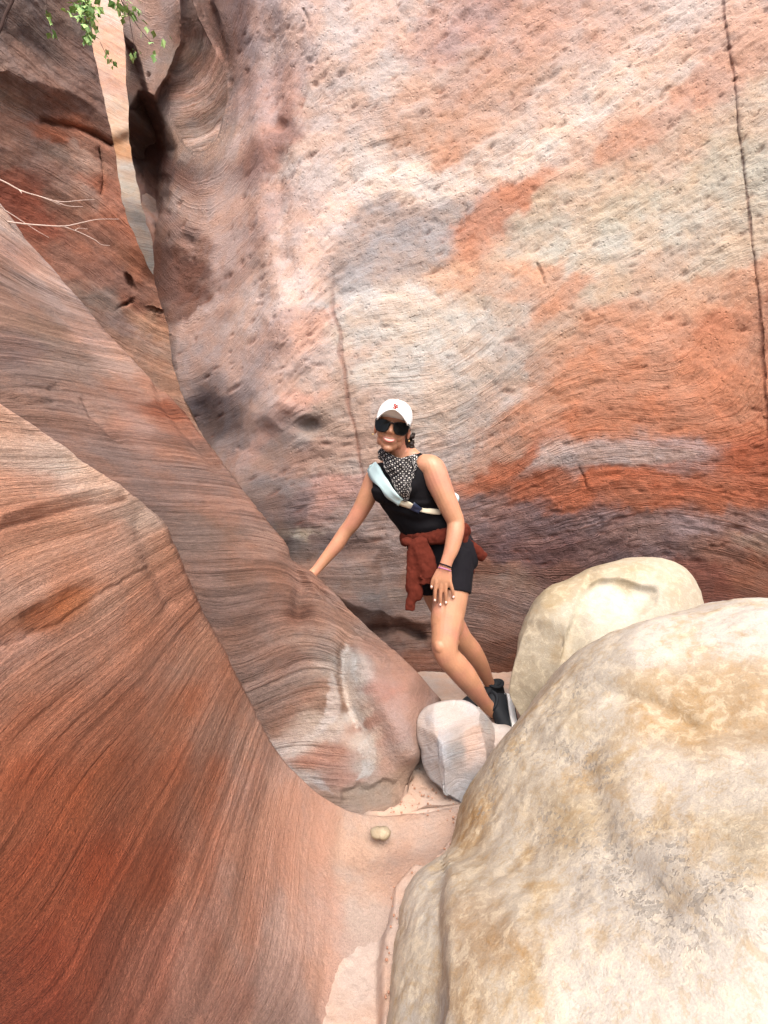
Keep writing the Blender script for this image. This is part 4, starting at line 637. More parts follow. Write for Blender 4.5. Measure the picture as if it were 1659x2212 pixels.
# head frame: origin between the eyes, x to her left, -y out of the face, z up
MH = Matrix.Translation(V(848, 925, 2.0)) @ Matrix.Rotation(math.radians(11), 4, 'Y') @ Matrix.Rotation(math.radians(-4), 4, 'Z') @ Matrix.Rotation(math.radians(2), 4, 'X') @ Matrix.Scale(0.95, 4)
H = lambda x, y, z: MH @ Vector((x, y, z))
head = [ball((0, .02, .045), (.073, .09, .078), MH), ball((0, -.008, -.022), (.062, .074, .078), MH), ball((0, -.030, -.074), (.040, .040, .034), MH), ball((0, -.052, -.093), (.022, .022, .017), MH),
        ball((.036, -.050, -.030), (.026, .024, .026), MH), ball((-.036, -.050, -.030), (.026, .024, .026), MH), ball((0, -.055, .040), (.052, .026, .030), MH), ball((0, -.062, -.058), (.032, .020, .022), MH),
        ball((.076, .012, -.010), (.009, .018, .031), MH), ball((-.076, .012, -.010), (.009, .018, .031), MH), ball((0, -.092, -.020), (.0115, .014, .011), MH), ball((.0115, -.083, -.023), (.0085, .010, .008), MH), ball((-.0115, -.083, -.023), (.0085, .010, .008), MH), ball((.040, -.012, -.058), (.020, .04, .030), MH), ball((-.040, -.012, -.058), (.020, .04, .030), MH)]
nb_, nt_ = H(0, -.074, .018), H(0, -.093, -.014); head.append(tube([(*nb_, .007), (*((nb_ + nt_) / 2), .0085), (*nt_, .010)], (1, 0, 0), 14, 4, world=True))
neck = tube([(868, 1000, 2.085, .062, .058), (862, 982, 2.065, .050, .050), (855, 962, 2.04, .049, .050), (851, 940, 2.02, .052)], LAT, 20)
torso = [(962, 1232, 2.15, .11, .08), (962, 1198, 2.15, .140, .095), (945, 1160, 2.145, .128, .088), (905, 1115, 2.125, .115, .085), (882, 1075, 2.10, .128, .095), (869, 1045, 2.085, .138, .100), (867, 1018, 2.08, .138, .080), (868, 998, 2.08, .11, .058)]
arm_l = [(918, 1004, 2.0, .048), (934, 1012, 1.99, .054), (946, 1040, 1.985, .053), (960, 1072, 1.98, .047), (975, 1105, 1.98, .042), (984, 1128, 1.98, .038), (983, 1152, 1.965, .037), (976, 1184, 1.95, .032), (967, 1208, 1.94, .026, .022), (961, 1226, 1.935, .026, .017)]
arm_r = [(826, 1020, 2.15, .046), (812, 1034, 2.17, .051), (797, 1066, 2.18, .046), (779, 1102, 2.195, .041), (760, 1132, 2.205, .037), (746, 1149, 2.21, .034), (728, 1176, 2.205, .034), (706, 1203, 2.195, .028), (685, 1229, 2.18, .023, .020), (676, 1239, 2.175, .024, .018)]
leg_l = [(980, 1205, 2.10, .080), (976, 1260, 2.06, .080), (968, 1325, 2.02, .072), (962, 1372, 1.99, .060), (961, 1398, 1.978, .056), (967, 1418, 1.985, .053), (986, 1439, 2.01, .054), (1006, 1463, 2.04, .052), (1027, 1492, 2.08, .042), (1046, 1517, 2.12, .032), (1062, 1533, 2.15, .032), (1074, 1540, 2.165, .028)]
leg_r = [(922, 1205, 2.22, .085), (938, 1262, 2.25, .077), (963, 1320, 2.30, .067), (986, 1360, 2.33, .056), (999, 1382, 2.35, .053), (1019, 1407, 2.38, .053), (1038, 1437, 2.42, .043), (1053, 1468, 2.46, .031), (1062, 1488, 2.48, .029), (1066, 1500, 2.48, .026)]
def fingers(rows, lat):
    out = []
    for pts in rows: out.append(tube(pts, lat, 12, 4))
    return out
hl = [tube([(961, 1222, 1.935, .025, .016), (959, 1238, 1.936, .033, .014), (957, 1253, 1.938, .038, .013), (957, 1262, 1.942, .036, .011)], (1, 0, 0), 18, 4)]
tips_l = [(939.5, 1298, 1.958), (951.5, 1308, 1.958), (963.5, 1303, 1.956), (979.5, 1291, 1.957)]
for (kx, ky), (mx, my), tip in zip(((943, 1257), (952.5, 1262), (962, 1261), (971.5, 1256)), ((940, 1279), (951.5, 1286), (963, 1283), (977, 1274)), tips_l):
    hl.append(tube([(kx, ky - 8, 1.938, .0085), (kx, ky, 1.937, .0092), (mx, my, 1.944, .0080), (*tip, .0062)], (1, 0, 0), 12, 5))
hl.append(tube([(948, 1234, 1.94, .013), (938, 1250, 1.945, .0105), (934, 1260, 1.95, .0085), (932.5, 1270, 1.957, .0068)], (1, 0, 0), 12, 5))
hr = [tube([(678, 1236, 2.175, .022, .018), (668, 1248, 2.215, .034, .014), (660, 1254, 2.235, .036, .012)], (.3, .6, .5), 16, 4)]
for k, (tx, ty, td) in enumerate(((634, 1262, 2.20), (630, 1266, 2.225), (632, 1273, 2.25), (640, 1282, 2.275))):
    bx, by, bd_ = 660 + k * 1.5, 1246 + k * 7, 2.205 + k * .018; hr.append(tube([(bx, by, bd_, .009), ((bx + tx) / 2, (by + ty) / 2 - 3, (bd_ + td) / 2 + .012, .008), (tx, ty, td, .0065)], (0, 1, 0), 12, 4))
hr.append(tube([(672, 1240, 2.19, .012), (664, 1236, 2.165, .0095), (655, 1236, 2.15, .007)], (0, 1, 0), 12, 4))
def skin_material():
    t = NT('tanned skin'); co = t.coord(); m = t.noise(co, 14.0, 4, 0.6); f = t.noise(co, 140.0, 3, 0.6)
    k = t.math('MULTIPLY', t.math('MULTIPLY_ADD', t.math('SUBTRACT', m, 0.5), 0.55, 1.0), t.math('MULTIPLY_ADD', t.math('SUBTRACT', f, 0.5), 0.25, 1.0))
    c = t.mix(t.ramp(t.noise(co, 9.0, 3), 0.4, 0.65), tuple(hx('b38366')), tuple(hx('b67f69')))
    t.set(t.b.inputs['Base Color'], t.scalec(c, k)); t.b.inputs['Roughness'].default_value = 0.42; t.b.inputs['Specular IOR Level'].default_value = 0.45
    t.b.inputs['Subsurface Weight'].default_value = 0.12; t.b.inputs['Subsurface Radius'].default_value = (0.012, 0.005, 0.003); t.b.inputs['Subsurface Scale'].default_value = 1.0
    t.set(t.b.inputs['Normal'], t.bump(f, 0.15, 0.001, t.bump(m, 0.12, 0.006)))
    return t.m
M_skin = skin_material()
bust = [ball(tuple(V(872, 1056, 2.085) + Vector((LAT.cross(UP)).normalized()) * .075 + LAT * s), (.045, .045, .045)) for s in (.062, -.062)]
body_me = fuse('body', head + [neck, tube(torso, LAT, 30)] + bust + [tube(a, (1, 0, 0), 20) for a in (arm_l, arm_r)] + [tube(a, (1, 0, 0), 24) for a in (leg_l, leg_r)] + hl + hr + [ball(tuple(V(952, 1396, 1.952)), (.030, .030, .034)), ball(tuple(V(958, 1418, 1.962)), (.022, .022, .024)), ball(tuple(V(955, 1340, 2.0)), (.050, .045, .095)), ball(tuple(V(978, 1345, 2.02)), (.05, .05, .08)), ball(tuple(V(946, 1034, 1.98)), (.046, .046, .062)), ball(tuple(V(984, 1160, 1.965)), (.030, .032, .05)), ball(tuple(V(979, 1386, 2.30)), (.03, .03, .034))], 0.0026, 5)
body = link('body', body_me, M_skin, person)
bv_body = bvh_of([body_me])
# nails
M_nail = plain('pale pink nail', 'f0cfc6', 0.3, 0.5, 0.02)
for tx, ty, td in tips_l + [(932.5, 1269, 1.957)]:
    c = hit(bv_body, tx, ty - 2, 0.0006)
    if c: co, f = ball((0, 0, 0), (.0048, .0018, .0062), None, 2); link('fingernail', mesh_np('fingernail', co + np.array(c), tris=f), M_nail, person)

# clothes
M_black = plain('black cotton', '0c0b10', 0.85, 0.2, 0.2, 30.0); M_navy = plain('navy black knit', '0c0a12', 0.85, 0.25, 0.15, 30.0)
def wr(a, f=18.0): return lambda c: a * fbm(c * f, 3) + 0.5 * a * fbm(c * f * 2.3, 2)
grow = lambda secs, g: [(s[0], s[1], s[2], s[3] + g, (s[4] if len(s) > 4 else s[3]) + g) for s in secs]
top_me = fuse('tank_top', [tube([(940, 1166, 2.142, .150, .108), (930, 1146, 2.140, .142, .104)] + grow(torso[3:], .010)[0:] + [(866, 990, 2.078, .088, .060)], LAT, 30, 8, (True, True))] + [(xf(b[0], None), b[1]) for b in [ball(tuple(V(872, 1056, 2.085) + (LAT.cross(UP)).normalized() * .066 + LAT * s), (.056, .056, .056)) for s in (.062, -.062)]], 0.004, 4, lambda c: 0.006 * fbm(c * 11, 3) + 0.004 * np.sin(c[:, 2] * 120 + 5 * fbm(c * 6, 2)) * smooth(0, .5, fbm(c * 5 + 7, 2)))
link('tank_top', top_me, M_black, person)
sh_me = fuse('shorts', [tube([(940, 1150, 2.145, .135, .10), (962, 1198, 2.145, .156, .112), (964, 1225, 2.145, .142, .108)], LATH, 30, 6, (True, True)), tube([(982, 1195, 2.10, .094), (977, 1250, 2.066, .090), (975, 1279, 2.05, .087)], (1, 0, .05), 26, 8, (False, True)), tube([(922, 1200, 2.22, .092), (932, 1245, 2.24, .087), (940, 1268, 2.255, .083)], (1, 0, 0), 26, 8, (False, True))], 0.004, 3, wr(0.002, 16))
link('shorts', sh_me, M_navy, person)
M_rust = plain('rust sweatshirt fleece', '52231a', 0.95, 0.1, 0.16, 24.0, 0.1)
ring = []
cw = V(938, 1152, 2.14); fr = LATH.cross(UP).normalized(); lt = LATH
for a in np.linspace(0, 2 * math.pi, 19):
    q = cw + lt * (.150 * math.cos(a)) + fr * (.118 * math.sin(a)) + UP * (.020 * math.cos(a) - .012 * math.sin(a)); ring.append((*q, .032 + .008 * math.sin(3 * a), .020))
sw = [tube(ring, (0, 0, 1), 14, 4, world=True)]
for k in range(len(sw)): sw[k] = (sw[k][0], sw[k][1])
sw += [ball(tuple(V(898, 1178, 2.0)), (.030, .026, .030)), ball(tuple(V(910, 1172, 1.995)), (.026, .024, .026)), ball(tuple(V(880, 1170, 2.02)), (.030, .03, .022))]
sw += [tube([(905, 1172, 1.995, .034, .022), (914, 1198, 1.985, .043, .018), (921, 1226, 1.98, .047, .017), (923, 1246, 1.978, .044, .016), (923, 1249, 1.978, .040, .013), (922, 1262, 1.978, .039, .013)], (1, 0, 0), 20, 6, (False, True))]
sw += [tube([(896, 1178, 2.005, .030, .020), (893, 1210, 2.0, .030, .022), (893, 1250, 1.995, .034, .022), (895, 1280, 1.995, .037, .020), (890, 1292, 1.995, .026, .016), (888, 1296, 1.995, .024, .014), (885, 1318, 1.995, .021, .012)], (1, 0, 0), 18, 6, (False, True))]
sw += [tube([(972, 1148, 2.06, .035, .03), (996, 1168, 2.06, .036, .030), (1020, 1186, 2.07, .032, .026), (1046, 1204, 2.09, .022, .022)], (.6, 0, .8), 18, 6, (False, True)), tube([(960, 1165, 2.27, .12, .03), (970, 1205, 2.30, .13, .025), (978, 1240, 2.32, .125, .02)], LATH, 24, 6, (False, True))]
sw_me = fuse('sweatshirt', sw, 0.0034, 3, lambda c: 0.006 * fbm(c * np.array([34, 34, 10]), 3) + 0.003 * fbm(c * 60, 2) + 0.004 * np.sin(c[:, 0] * 90 + 6 * fbm(c * 9, 2)) * smooth(.2, .6, fbm(c * 8 + 3, 2) + .4))
link('sweatshirt', sw_me, M_rust, person)

# bandana
def bandana_material():
    t = NT('black printed bandana'); u = t.attr('BU').outputs['Fac']; v = t.attr('BV').outputs['Fac']; e = t.attr('BE').outputs['Fac']
    def cell(k, ox):
        a = t.math('DIVIDE', t.math('ADD', u, v), k); b = t.math('DIVIDE', t.math('SUBTRACT', u, v), k)
        fa = t.math('ABSOLUTE', t.math('SUBTRACT', t.math('FRACT', t.math('ADD', a, ox)), 0.5)); fb_ = t.math('ABSOLUTE', t.math('SUBTRACT', t.math('FRACT', t.math('ADD', b, ox)), 0.5)); return fa, fb_
    fa, fb_ = cell(.019, 0.0); mn = t.math('MINIMUM', fa, fb_); mx = t.math('MAXIMUM', fa, fb_)
    cross = t.math('MULTIPLY', t.math('LESS_THAN', mn, 0.08), t.math('LESS_THAN', mx, 0.26))
    fa2, fb2 = cell(.0075, 0.5); dots = t.math('MULTIPLY', t.math('LESS_THAN', t.math('MAXIMUM', fa2, fb2), 0.19), t.math('GREATER_THAN', mn, 0.34))
    pat = t.math('MULTIPLY', t.math('MAXIMUM', cross, dots), t.math('GREATER_THAN', e, 0.030))
    def line(c, w): return t.math('LESS_THAN', t.math('ABSOLUTE', t.math('SUBTRACT', e, c)), w)
    dash = t.math('GREATER_THAN', t.math('FRACT', t.math('DIVIDE', u, .009)), 0.4)
    b = t.math('MAXIMUM', t.math('MULTIPLY', line(.022, .0032), dash), t.math('MAXIMUM', t.math('MULTIPLY', line(.012, .0016), t.math('GREATER_THAN', t.math('FRACT', t.math('DIVIDE', u, .014)), 0.35)), t.math('MULTIPLY', line(.006, .0012), 0.4)))
    t.set(t.b.inputs['Base Color'], t.mix(t.math('MAXIMUM', pat, b), (.012, .011, .013), (.50, .48, .46))); t.b.inputs['Roughness'].default_value = .9; t.b.inputs['Specular IOR Level'].default_value = .15
    return t.m
bv_top = bvh_of([top_me]); nk = V(858, 974, 2.05); fr0 = LAT.cross(UP).normalized(); ft = (fr0 + Vector((0.9, -.1, 0))).normalized(); sdv = UP.cross(ft).normalized() * 1.0
na_, nt2 = 120, 60; th = np.linspace(0, 2 * math.pi, na_, endpoint=False); tt = np.linspace(0, 1, nt2); co, BU, BV, BE = [], [], [], []
for i, t_ in enumerate(tt):
    for a in th:
        c = math.cos(a); fl = max(0.0, c); ln = .060 + .125 * fl ** 2.2; top = .018 - .052 * fl ** 1.3; s = t_ * ln
        r = .068 + .010 * math.sin(t_ * 3.0) + .012 * fl + .10 * s * fl + .007 * math.sin(a * 4 + s * 75) + .004 * math.sin(a * 9 - s * 110)
        wdt = 1.0 - 0.0 * t_; ang = a
        flat = fl * smooth(0.0, 0.16, np.array(s)) ; x_ = math.sin(ang) * r * (1 - .35 * float(flat))
        p_ = nk + ft * (math.cos(ang) * r) + sdv * x_ + UP * (top - s)
        co.append(p_); BU.append(a * .075); BV.append(s); BE.append(ln - s)
for i, p_ in enumerate(co):
    dr = (p_ - CAMV); L_ = dr.length; h = bv_top.ray_cast(CAMV, dr.normalized(), 8.0)
    if h[0] is not None and L_ < 2.16 and h[3] < L_ + .007 : co[i] = CAMV + dr.normalized() * (h[3] - .008 - .004 * math.sin(BU[i] * 160 + BV[i] * 70))
ban_me = mesh_np('bandana', np.array([list(p_) for p_ in co]), gquads(nt2, na_, True), attrs={'BU': np.array(BU), 'BV': np.array(BV), 'BE': np.array(BE)})
o = link('bandana', ban_me, bandana_material(), person); m = o.modifiers.new('thick', 'SOLIDIFY'); m.thickness = .002

# hair, cap, sunglasses, mouth
M_hair = plain('dark brown hair', '1d110c', 0.55, 0.4, 0.35, 90.0, 0.4)
r_ = np.random.default_rng(5); hp = [ball((0, .036, .022), (.077, .074, .085), MH), ball((.072, .022, -.028), (.014, .02, .04), MH), ball((-.073, .02, .006), (.010, .02, .03), MH), ball((0, .06, -.04), (.06, .04, .05), MH)]
for k in range(44):
    a = r_.uniform(0, 2 * math.pi); b = r_.uniform(-1, 1); hp.append(ball((.086 + .017 * math.cos(a) - .004 * b, .045 + .018 * math.sin(a), -.046 + .040 * b), tuple(r_.uniform(.007, .012, 3)), MH, 2))
hair_me = fuse('hair', hp, .0025, 1, lambda c: .0022 * fbm(c * 120, 2)); link('hair', hair_me, M_hair, person)
M_cap = plain('white cotton cap', 'e9ecec', 0.85, 0.2, 0.03, 30.0, 0.05)
M_seam = plain('cap seam', 'c4c8c8', 0.9, 0.1, 0.0)
cap = empty('cap', H(0, .01, .04)); cap.parent = person; cap.matrix_parent_inverse = person.matrix_world.inverted()
nth, nph = 64, 22; pts = []
for j in range(nph):
    ph = j / (nph - 1) * math.pi / 2
    for i in range(nth):
        a = 2 * math.pi * i / nth; sx_, sy_ = math.sin(a), -math.cos(a); seam = 1 - .012 * max(0, 1 - abs(((a / (math.pi / 3)) % 1) - .5 - .5 * 0) * 30 * 0) 
        g_ = math.sin(ph) ** .72; dz = math.cos(ph) ** .9
        zb = .034 - .006 * sy_ ; pts.append((.082 * sx_ * g_, .014 + (.100 if sy_ < 0 else .098) * sy_ * g_, zb + (.093 - (zb - .034)) * dz))
pts = xf(np.array(pts), MH); crown = mesh_np('crown', pts, gquads(nph, nth, True)); o = link('crown', crown, M_cap, cap); m = o.modifiers.new('thick', 'SOLIDIFY'); m.thickness = .003
ns, nt3 = 40, 14; pts = []
for j in range(nt3):
    t_ = j / (nt3 - 1)
    for i in range(ns):
        s = -1 + 2 * i / (ns - 1); a = s * math.radians(76); rim = np.array([.082 * math.sin(a), .014 - .100 * math.cos(a), .046 - .008 * s * s])
        edge = np.array([.082 * s - .004 * s ** 3, -.050 - .112 * (1 - abs(s) ** 2.4), .070 - .062 * abs(s) ** 1.7])
        q = rim * (1 - t_) + edge * t_; q[2] += .010 * math.sin(math.pi * t_) * (1 - s * s); pts.append(q)
brim = mesh_np('brim', xf(np.array(pts), MH), gquads(nt3, ns)); o = link('brim', brim, M_cap, cap); m = o.modifiers.new('thick', 'SOLIDIFY'); m.thickness = .004
for k in range(6):
    a0 = k * math.pi / 3; secs = []
    for ph in np.linspace(.02, math.pi / 2, 9):
        g_ = math.sin(ph) ** .72; dz = math.cos(ph) ** .9; sx_, sy_ = math.sin(a0), -math.cos(a0); zb = .034 - .006 * sy_; secs.append((*H(.0828 * sx_ * g_, .014 + .101 * sy_ * g_, zb + (.0935 - (zb - .034)) * dz), .0011))
    co, f = tube(secs, (.3, .5, .8), 6, 3, world=True); link('seam', mesh_np('seam', co, tris=f), M_seam, cap)
bt = ball((0, .014, .128), (.006, .006, .004), MH, 2); link('button', mesh_np('button', bt[0], tris=bt[1]), M_cap, cap)
M_logo = plain('dark orange embroidery', '8a2f22', 0.8, 0.2, 0.1)
bv_cap = bvh_of([crown]); MHi = MH.inverted()
lv, lf = [], []
def letter(ch, ox, oz, sc):
    cu = bpy.data.curves.new('t', 'FONT'); cu.body = ch; cu.size = sc; cu.extrude = .0008; cu.offset = sc * .03; cu.align_x = 'CENTER'; ob = bpy.data.objects.new('t', cu); COL.objects.link(ob)
    dg = bpy.context.evaluated_depsgraph_get(); me = bpy.data.meshes.new_from_object(ob.evaluated_get(dg)); bpy.data.objects.remove(ob)
    for v in me.vertices:
        x_, z_, e_ = v.co.x + ox, v.co.y + oz, v.co.z; o_ = MH @ Vector((x_, -.3, z_)); d_ = (MH.to_3x3() @ Vector((0, 1, 0))).normalized(); h = bv_cap.ray_cast(o_, d_)
        p_ = h[0] if h[0] is not None else o_ + d_ * .2; lv.append(p_ - d_ * (.0025 + e_))
    n0 = len(lv) - len(me.vertices); lf.extend([[i + n0 for i in q.vertices] for q in me.polygons])
letter('S', -.004, .080, .030); letter('F', .005, .076, .030)
me = bpy.data.meshes.new('logo'); me.from_pydata([tuple(v) for v in lv], [], lf); o = link('logo', me, M_logo, cap); o['label'] = 'interlocked dark orange SF letters on the cap front'

M_lens = plain('black lens', '030304', 0.25, 0.25, 0.0); M_frame = plain('black frame', '0a0a0b', 0.35, 0.5, 0.0)
gl = empty('sunglasses', H(0, -.09, 0)); gl.parent = person; gl.matrix_parent_inverse = person.matrix_world.inverted()
def lens_shape(sd):
    out = [(.008, .020), (.030, .026), (.062, .028), (.075, .025), (.077, .014), (.073, -.010), (.064, -.025), (.048, -.030), (.028, -.029), (.015, -.018), (.009, .000)]
    c = catmull(np.array(out + out[:1]), 60)[:-1]; return c * np.array([sd, 1])
def gy(x): return -.091 + 3.6 * x * x
for sd_ in (1, -1):
    c = lens_shape(sd_); fr_ = np.array([(x, gy(x) - .004, z) for x, z in c]); bk = fr_ + np.array([0, .006, 0]); n = len(c)
    inn = np.array([(x * .93 + sd_ * .0028, gy(x) - .0048, z * .88) for x, z in c])
    co = np.vstack([fr_, bk, inn]); q = np.vstack([gquads(2, n, True), np.array([[i, (i + 1) % n, 2 * n + (i + 1) % n, 2 * n + i] for i in range(n)])])
    link('rim', mesh_np('rim', xf(co, MH), q, smoothed=False), M_frame, gl)
    cc = np.vstack([inn + np.array([0, .0008, 0]), inn.mean(0, keepdims=True) + np.array([[0, -.0015, 0]])]); link('lens', mesh_np('lens', xf(cc, MH), tris=np.array([[n, i, (i + 1) % n] for i in range(n)])), M_lens, gl)
    p0, p1, p2 = H(sd_ * .072, gy(.072) + .0, .016), H(sd_ * .080, -.02, .010), H(sd_ * .080, .03, .0); co, f = tube([(*p0, .0022, .0055), (*p1, .002, .005), (*p2, .002, .004)], (1, 0, 0), 10, 5, world=True); link('temple', mesh_np('temple', co, tris=f), M_frame, gl)
b0, b1 = H(-.010, gy(0) - .002, .014), H(.010, gy(0) - .002, .014); co, f = tube([(*b0, .003), (*((b0 + b1) / 2 + (MH.to_3x3() @ Vector((0, 0, .002)))), .003), (*b1, .003)], (0, 0, 1), 10, 4, world=True); link('bridge', mesh_np('bridge', co, tris=f), M_frame, gl)
def face_pt(x, z, lift):
    o_ = MH @ Vector((x, -.3, z)); d_ = (MH.to_3x3() @ Vector((0, 1, 0))).normalized(); h = bv_body.ray_cast(o_, d_); return h[0] - d_ * lift
M_teeth = plain('teeth', 'd9d0c4', 0.3, 0.5, 0.02); M_lip = plain('rose lip', 'b5685c', 0.45, 0.4, 0.05, 60, 0, .1); M_mouth = plain('mouth corner', '4a1f1a', .7, .2, .05)
zc = lambda x: -.0575 + 9.0 * x * x
g = []
for z_ in (-.0052, -.002, .002, .0048):
    for x_ in np.linspace(-.023, .023, 20): g.append(face_pt(x_, zc(x_) + z_ * (1 - (abs(x_) / .025) ** 3), .0016))
link('teeth', mesh_np('teeth', np.array([list(v) for v in g]), gquads(4, 20)), M_teeth, person)
for off, rr_ in ((.0062, .0026), (-.0072, .0036)):
    secs = []
    for x_ in np.linspace(-.026, .026, 9): k = 1 - (abs(x_) / .0275) ** 3; secs.append((*face_pt(x_, zc(x_) + off * k, .0004), .5 * rr_ + .6 * rr_ * k, .5 * rr_ + .6 * rr_ * k))
    co, f = tube(secs, (0, 0, 1), 10, 3, world=True); link('lip', mesh_np('lip', co, tris=f), M_lip, person)
M_gold = plain('gold earring', 'd8b878', 0.3, 0.6, 0.0)
for sd_ in (1, -1): e = ball((sd_ * .084, .008, -.042), (.004, .004, .004), MH, 2); link('earring', mesh_np('earring', e[0], tris=e[1]), M_gold, person)

# bracelets
def band(c, r, th_, ax, mat):
    ax = Vector(ax).normalized(); u = ax.orthogonal().normalized(); w = ax.cross(u); secs = []
    for a in np.linspace(0, 2 * math.pi, 17): secs.append((*(c + u * (r * math.cos(a)) + w * (r * .8 * math.sin(a))), th_))
    co, f = tube(secs, tuple(ax), 8, 3, world=True); return link('bracelet', mesh_np('bracelet', co, tris=f), mat, person)
fa_ = (V(961, 1226, 1.935) - V(967, 1208, 1.94))
b_ = band(V(962.5, 1222, 1.936), .0275, .0032, fa_, plain('black cord', '140f16', .7, .3)); b_['label'] = 'black cord bracelet'
b_ = band(V(960.5, 1230, 1.936), .0295, .0024, fa_ + Vector((.004, 0, .006)), plain('pink cord', 'b070a0', .6, .3)); b_['label'] = 'pink cord bracelet'

# shoes
M_up = plain('black mesh shoe', '1b2026', 0.75, 0.3, 0.2, 120.0, 0.15); M_sole = plain('white foam sole', 'f4f6f6', 0.6, 0.3, 0.04); M_out = plain('dark outsole', '2a2c2e', .8, .2)
def shoe(heel, toe, updir, collar=.085):
    a = (toe - heel); Ln = a.length; a = a / Ln; u = (updir - a * updir.dot(a)).normalized(); s = u.cross(a); root = empty('shoe', heel); root.parent = person; root.matrix_parent_inverse = person.matrix_world.inverted()
    prof = [(-.02, .020, .03), (.0, .030, .062), (.06, .034, .090), (.16, .036, .094), (.30, .036, .080), (.45, .039, .066), (.62, .045, .054), (.78, .046, .046), (.90, .040, .038), (.97, .028, .030), (1.0, .016, .022)]
    k = catmull(np.array(prof), 70); n = 22; pts = []
    for q, w, h in k:
        for i in range(n):
            b = math.pi * i / (n - 1); cx = math.cos(b); sz = math.sin(b); pts.append(heel + a * (q * Ln) + s * (w * np.sign(cx) * abs(cx) ** .75) + u * (.012 + h * sz ** .8))
    co = np.array([list(v) for v in pts]); qd = gquads(70, n); caps = [[0, i + 1, i] for i in range(1, n - 1)] + [[69 * n, 69 * n + i, 69 * n + i + 1] for i in range(1, n - 1)]
    link('upper', mesh_np('upper', co, qd, np.array(caps)), M_up, root)
    for nm, z0, z1, gr, mt in (('sole', -.008, .026, .004, M_sole), ('outsole', -.014, -.008, .002, M_out)):
        ol = [(q, w) for q, w, h in catmull(np.array(prof), 40)]; ring_ = [(q, w + gr) for q, w in ol] + [(q, -w - gr) for q, w in ol[::-1]]; m_ = len(ring_); v = []
        for z_, f_ in ((z0, .96), (z0 + .004, 1.0), (z1 - .006 if z1 - z0 > .01 else z1 - .001, 1.0), (z1, .95)):
            for q, w in ring_: v.append(heel + a * ((q * Ln) + (-.006 if q < 0.02 else (.006 if q > .98 else 0))) + s * (w * f_) + u * z_)
        v = np.array([list(x) for x in v]); cs = np.vstack([v, v[:m_].mean(0), v[-m_:].mean(0)]); N = len(v)
        tr_ = [[N, (i + 1) % m_, i] for i in range(m_)] + [[N + 1, 3 * m_ + i, 3 * m_ + (i + 1) % m_] for i in range(m_)]
        link(nm, mesh_np(nm, cs, gquads(4, m_, True), np.array(tr_)), mt, root)
    c0 = heel + a * (.17 * Ln) + u * collar; secs = []
    for b in np.linspace(0, 2 * math.pi, 15): secs.append((*(c0 + a * (.042 * math.cos(b)) + s * (.034 * math.sin(b)) + u * (.010 * math.cos(b) ** 2)), .007, .010))
    co, f = tube(secs, tuple(u), 10, 3, world=True); link('collar', mesh_np('collar', co, tris=f), M_up, root)
    return root
shoe(V(1096, 1510, 2.20), V(1096, 1510, 2.20) + Vector((-.10, -.80, -.50)).normalized() * .245, -Vector((.93, .22, -.30)), .080)
shoe(V(1082, 1506, 2.50), V(1000, 1534, 2.38), V(1016, 1408, 2.38) - V(1058, 1480, 2.47))

# sling bag
M_blue = plain('pale blue webbing', 'b9d3d6', 0.8, 0.2, 0.05); M_cream = plain('cream webbing', 'd3cbb6', 0.85, 0.2, 0.05); M_buck = plain('navy buckle', '1c2742', 0.4, 0.5, 0.0)
bag = empty('sling_bag', V(960, 1100, 2.25), label='pale blue sling bag worn across the hiker\'s chest', category='bag')
bv_t2 = bvh_of([top_me, body_me])
def strap(name, pts, mat, n=24, lift=.006, thick=.003):
    """ribbon laid on the torso: pts = (x, y, half width)"""
    k = catmull(np.array(pts, float), n); t = np.gradient(k[:, :2], axis=0); t /= np.linalg.norm(t, axis=1, keepdims=True); rows_ = []
    for (x, y, w), (tx, ty) in zip(k, t):
        r0 = []
        for f_ in (-1, -.5, 0, .5, 1): r0.append(hit(bv_t2, x - ty * w * f_, y + tx * w * f_, lift, 2.12))
        rows_.append(r0)
    co = np.array([[list(v) for v in r0] for r0 in rows_]); cs = co.copy()
    for _ in range(3): cs[1:-1] = .5 * cs[1:-1] + .25 * (cs[:-2] + cs[2:])
    o = link(name, mesh_np(name, cs, gquads(n, 5)), mat, bag); m = o.modifiers.new('t', 'SOLIDIFY'); m.thickness = thick; return o
s_ = strap('shoulder_pad', [(806, 1002, 8), (812, 1018, 15), (826, 1040, 13), (842, 1060, 11.5), (858, 1075, 9.5), (868, 1082, 8)], M_blue, 26, .009, .006); s_['label'] = 'pale blue padded shoulder part of the strap'
strap('strap', [(864, 1081, 7), (880, 1088, 6), (897, 1096, 5.5), (915, 1102, 5), (928, 1104, 5), (942, 1106, 5), (950, 1107, 5)], M_cream, 30, .006)
strap('buckle', [(890, 1091, 8), (899, 1096.5, 8.5), (908, 1101, 7.5)], M_buck, 10, .011, .006)
bkv = -(LAT.cross(UP)).normalized(); bc = V(884, 1082, 2.10) + bkv * .135 + LAT * .066 - UP * .035
bp = []
for sx_ in (-1, 0, 1): bp.append(ball(tuple(bc + LAT * (.06 * sx_) + UP * (.02 * sx_)), (.05, .05, .036)))
link('pouch', fuse('pouch', bp, .006, 4, wr(.004, 14)), M_blue, bag)
co, f = tube([(1000, 1140, 2.20, .006, .003), (1003, 1155, 2.19, .008, .003), (1005, 1166, 2.18, .008, .003)], (1, 0, 0), 10, 4, (True, True)); link('strap_end', mesh_np('strap_end', co, tris=f), M_cream, bag)
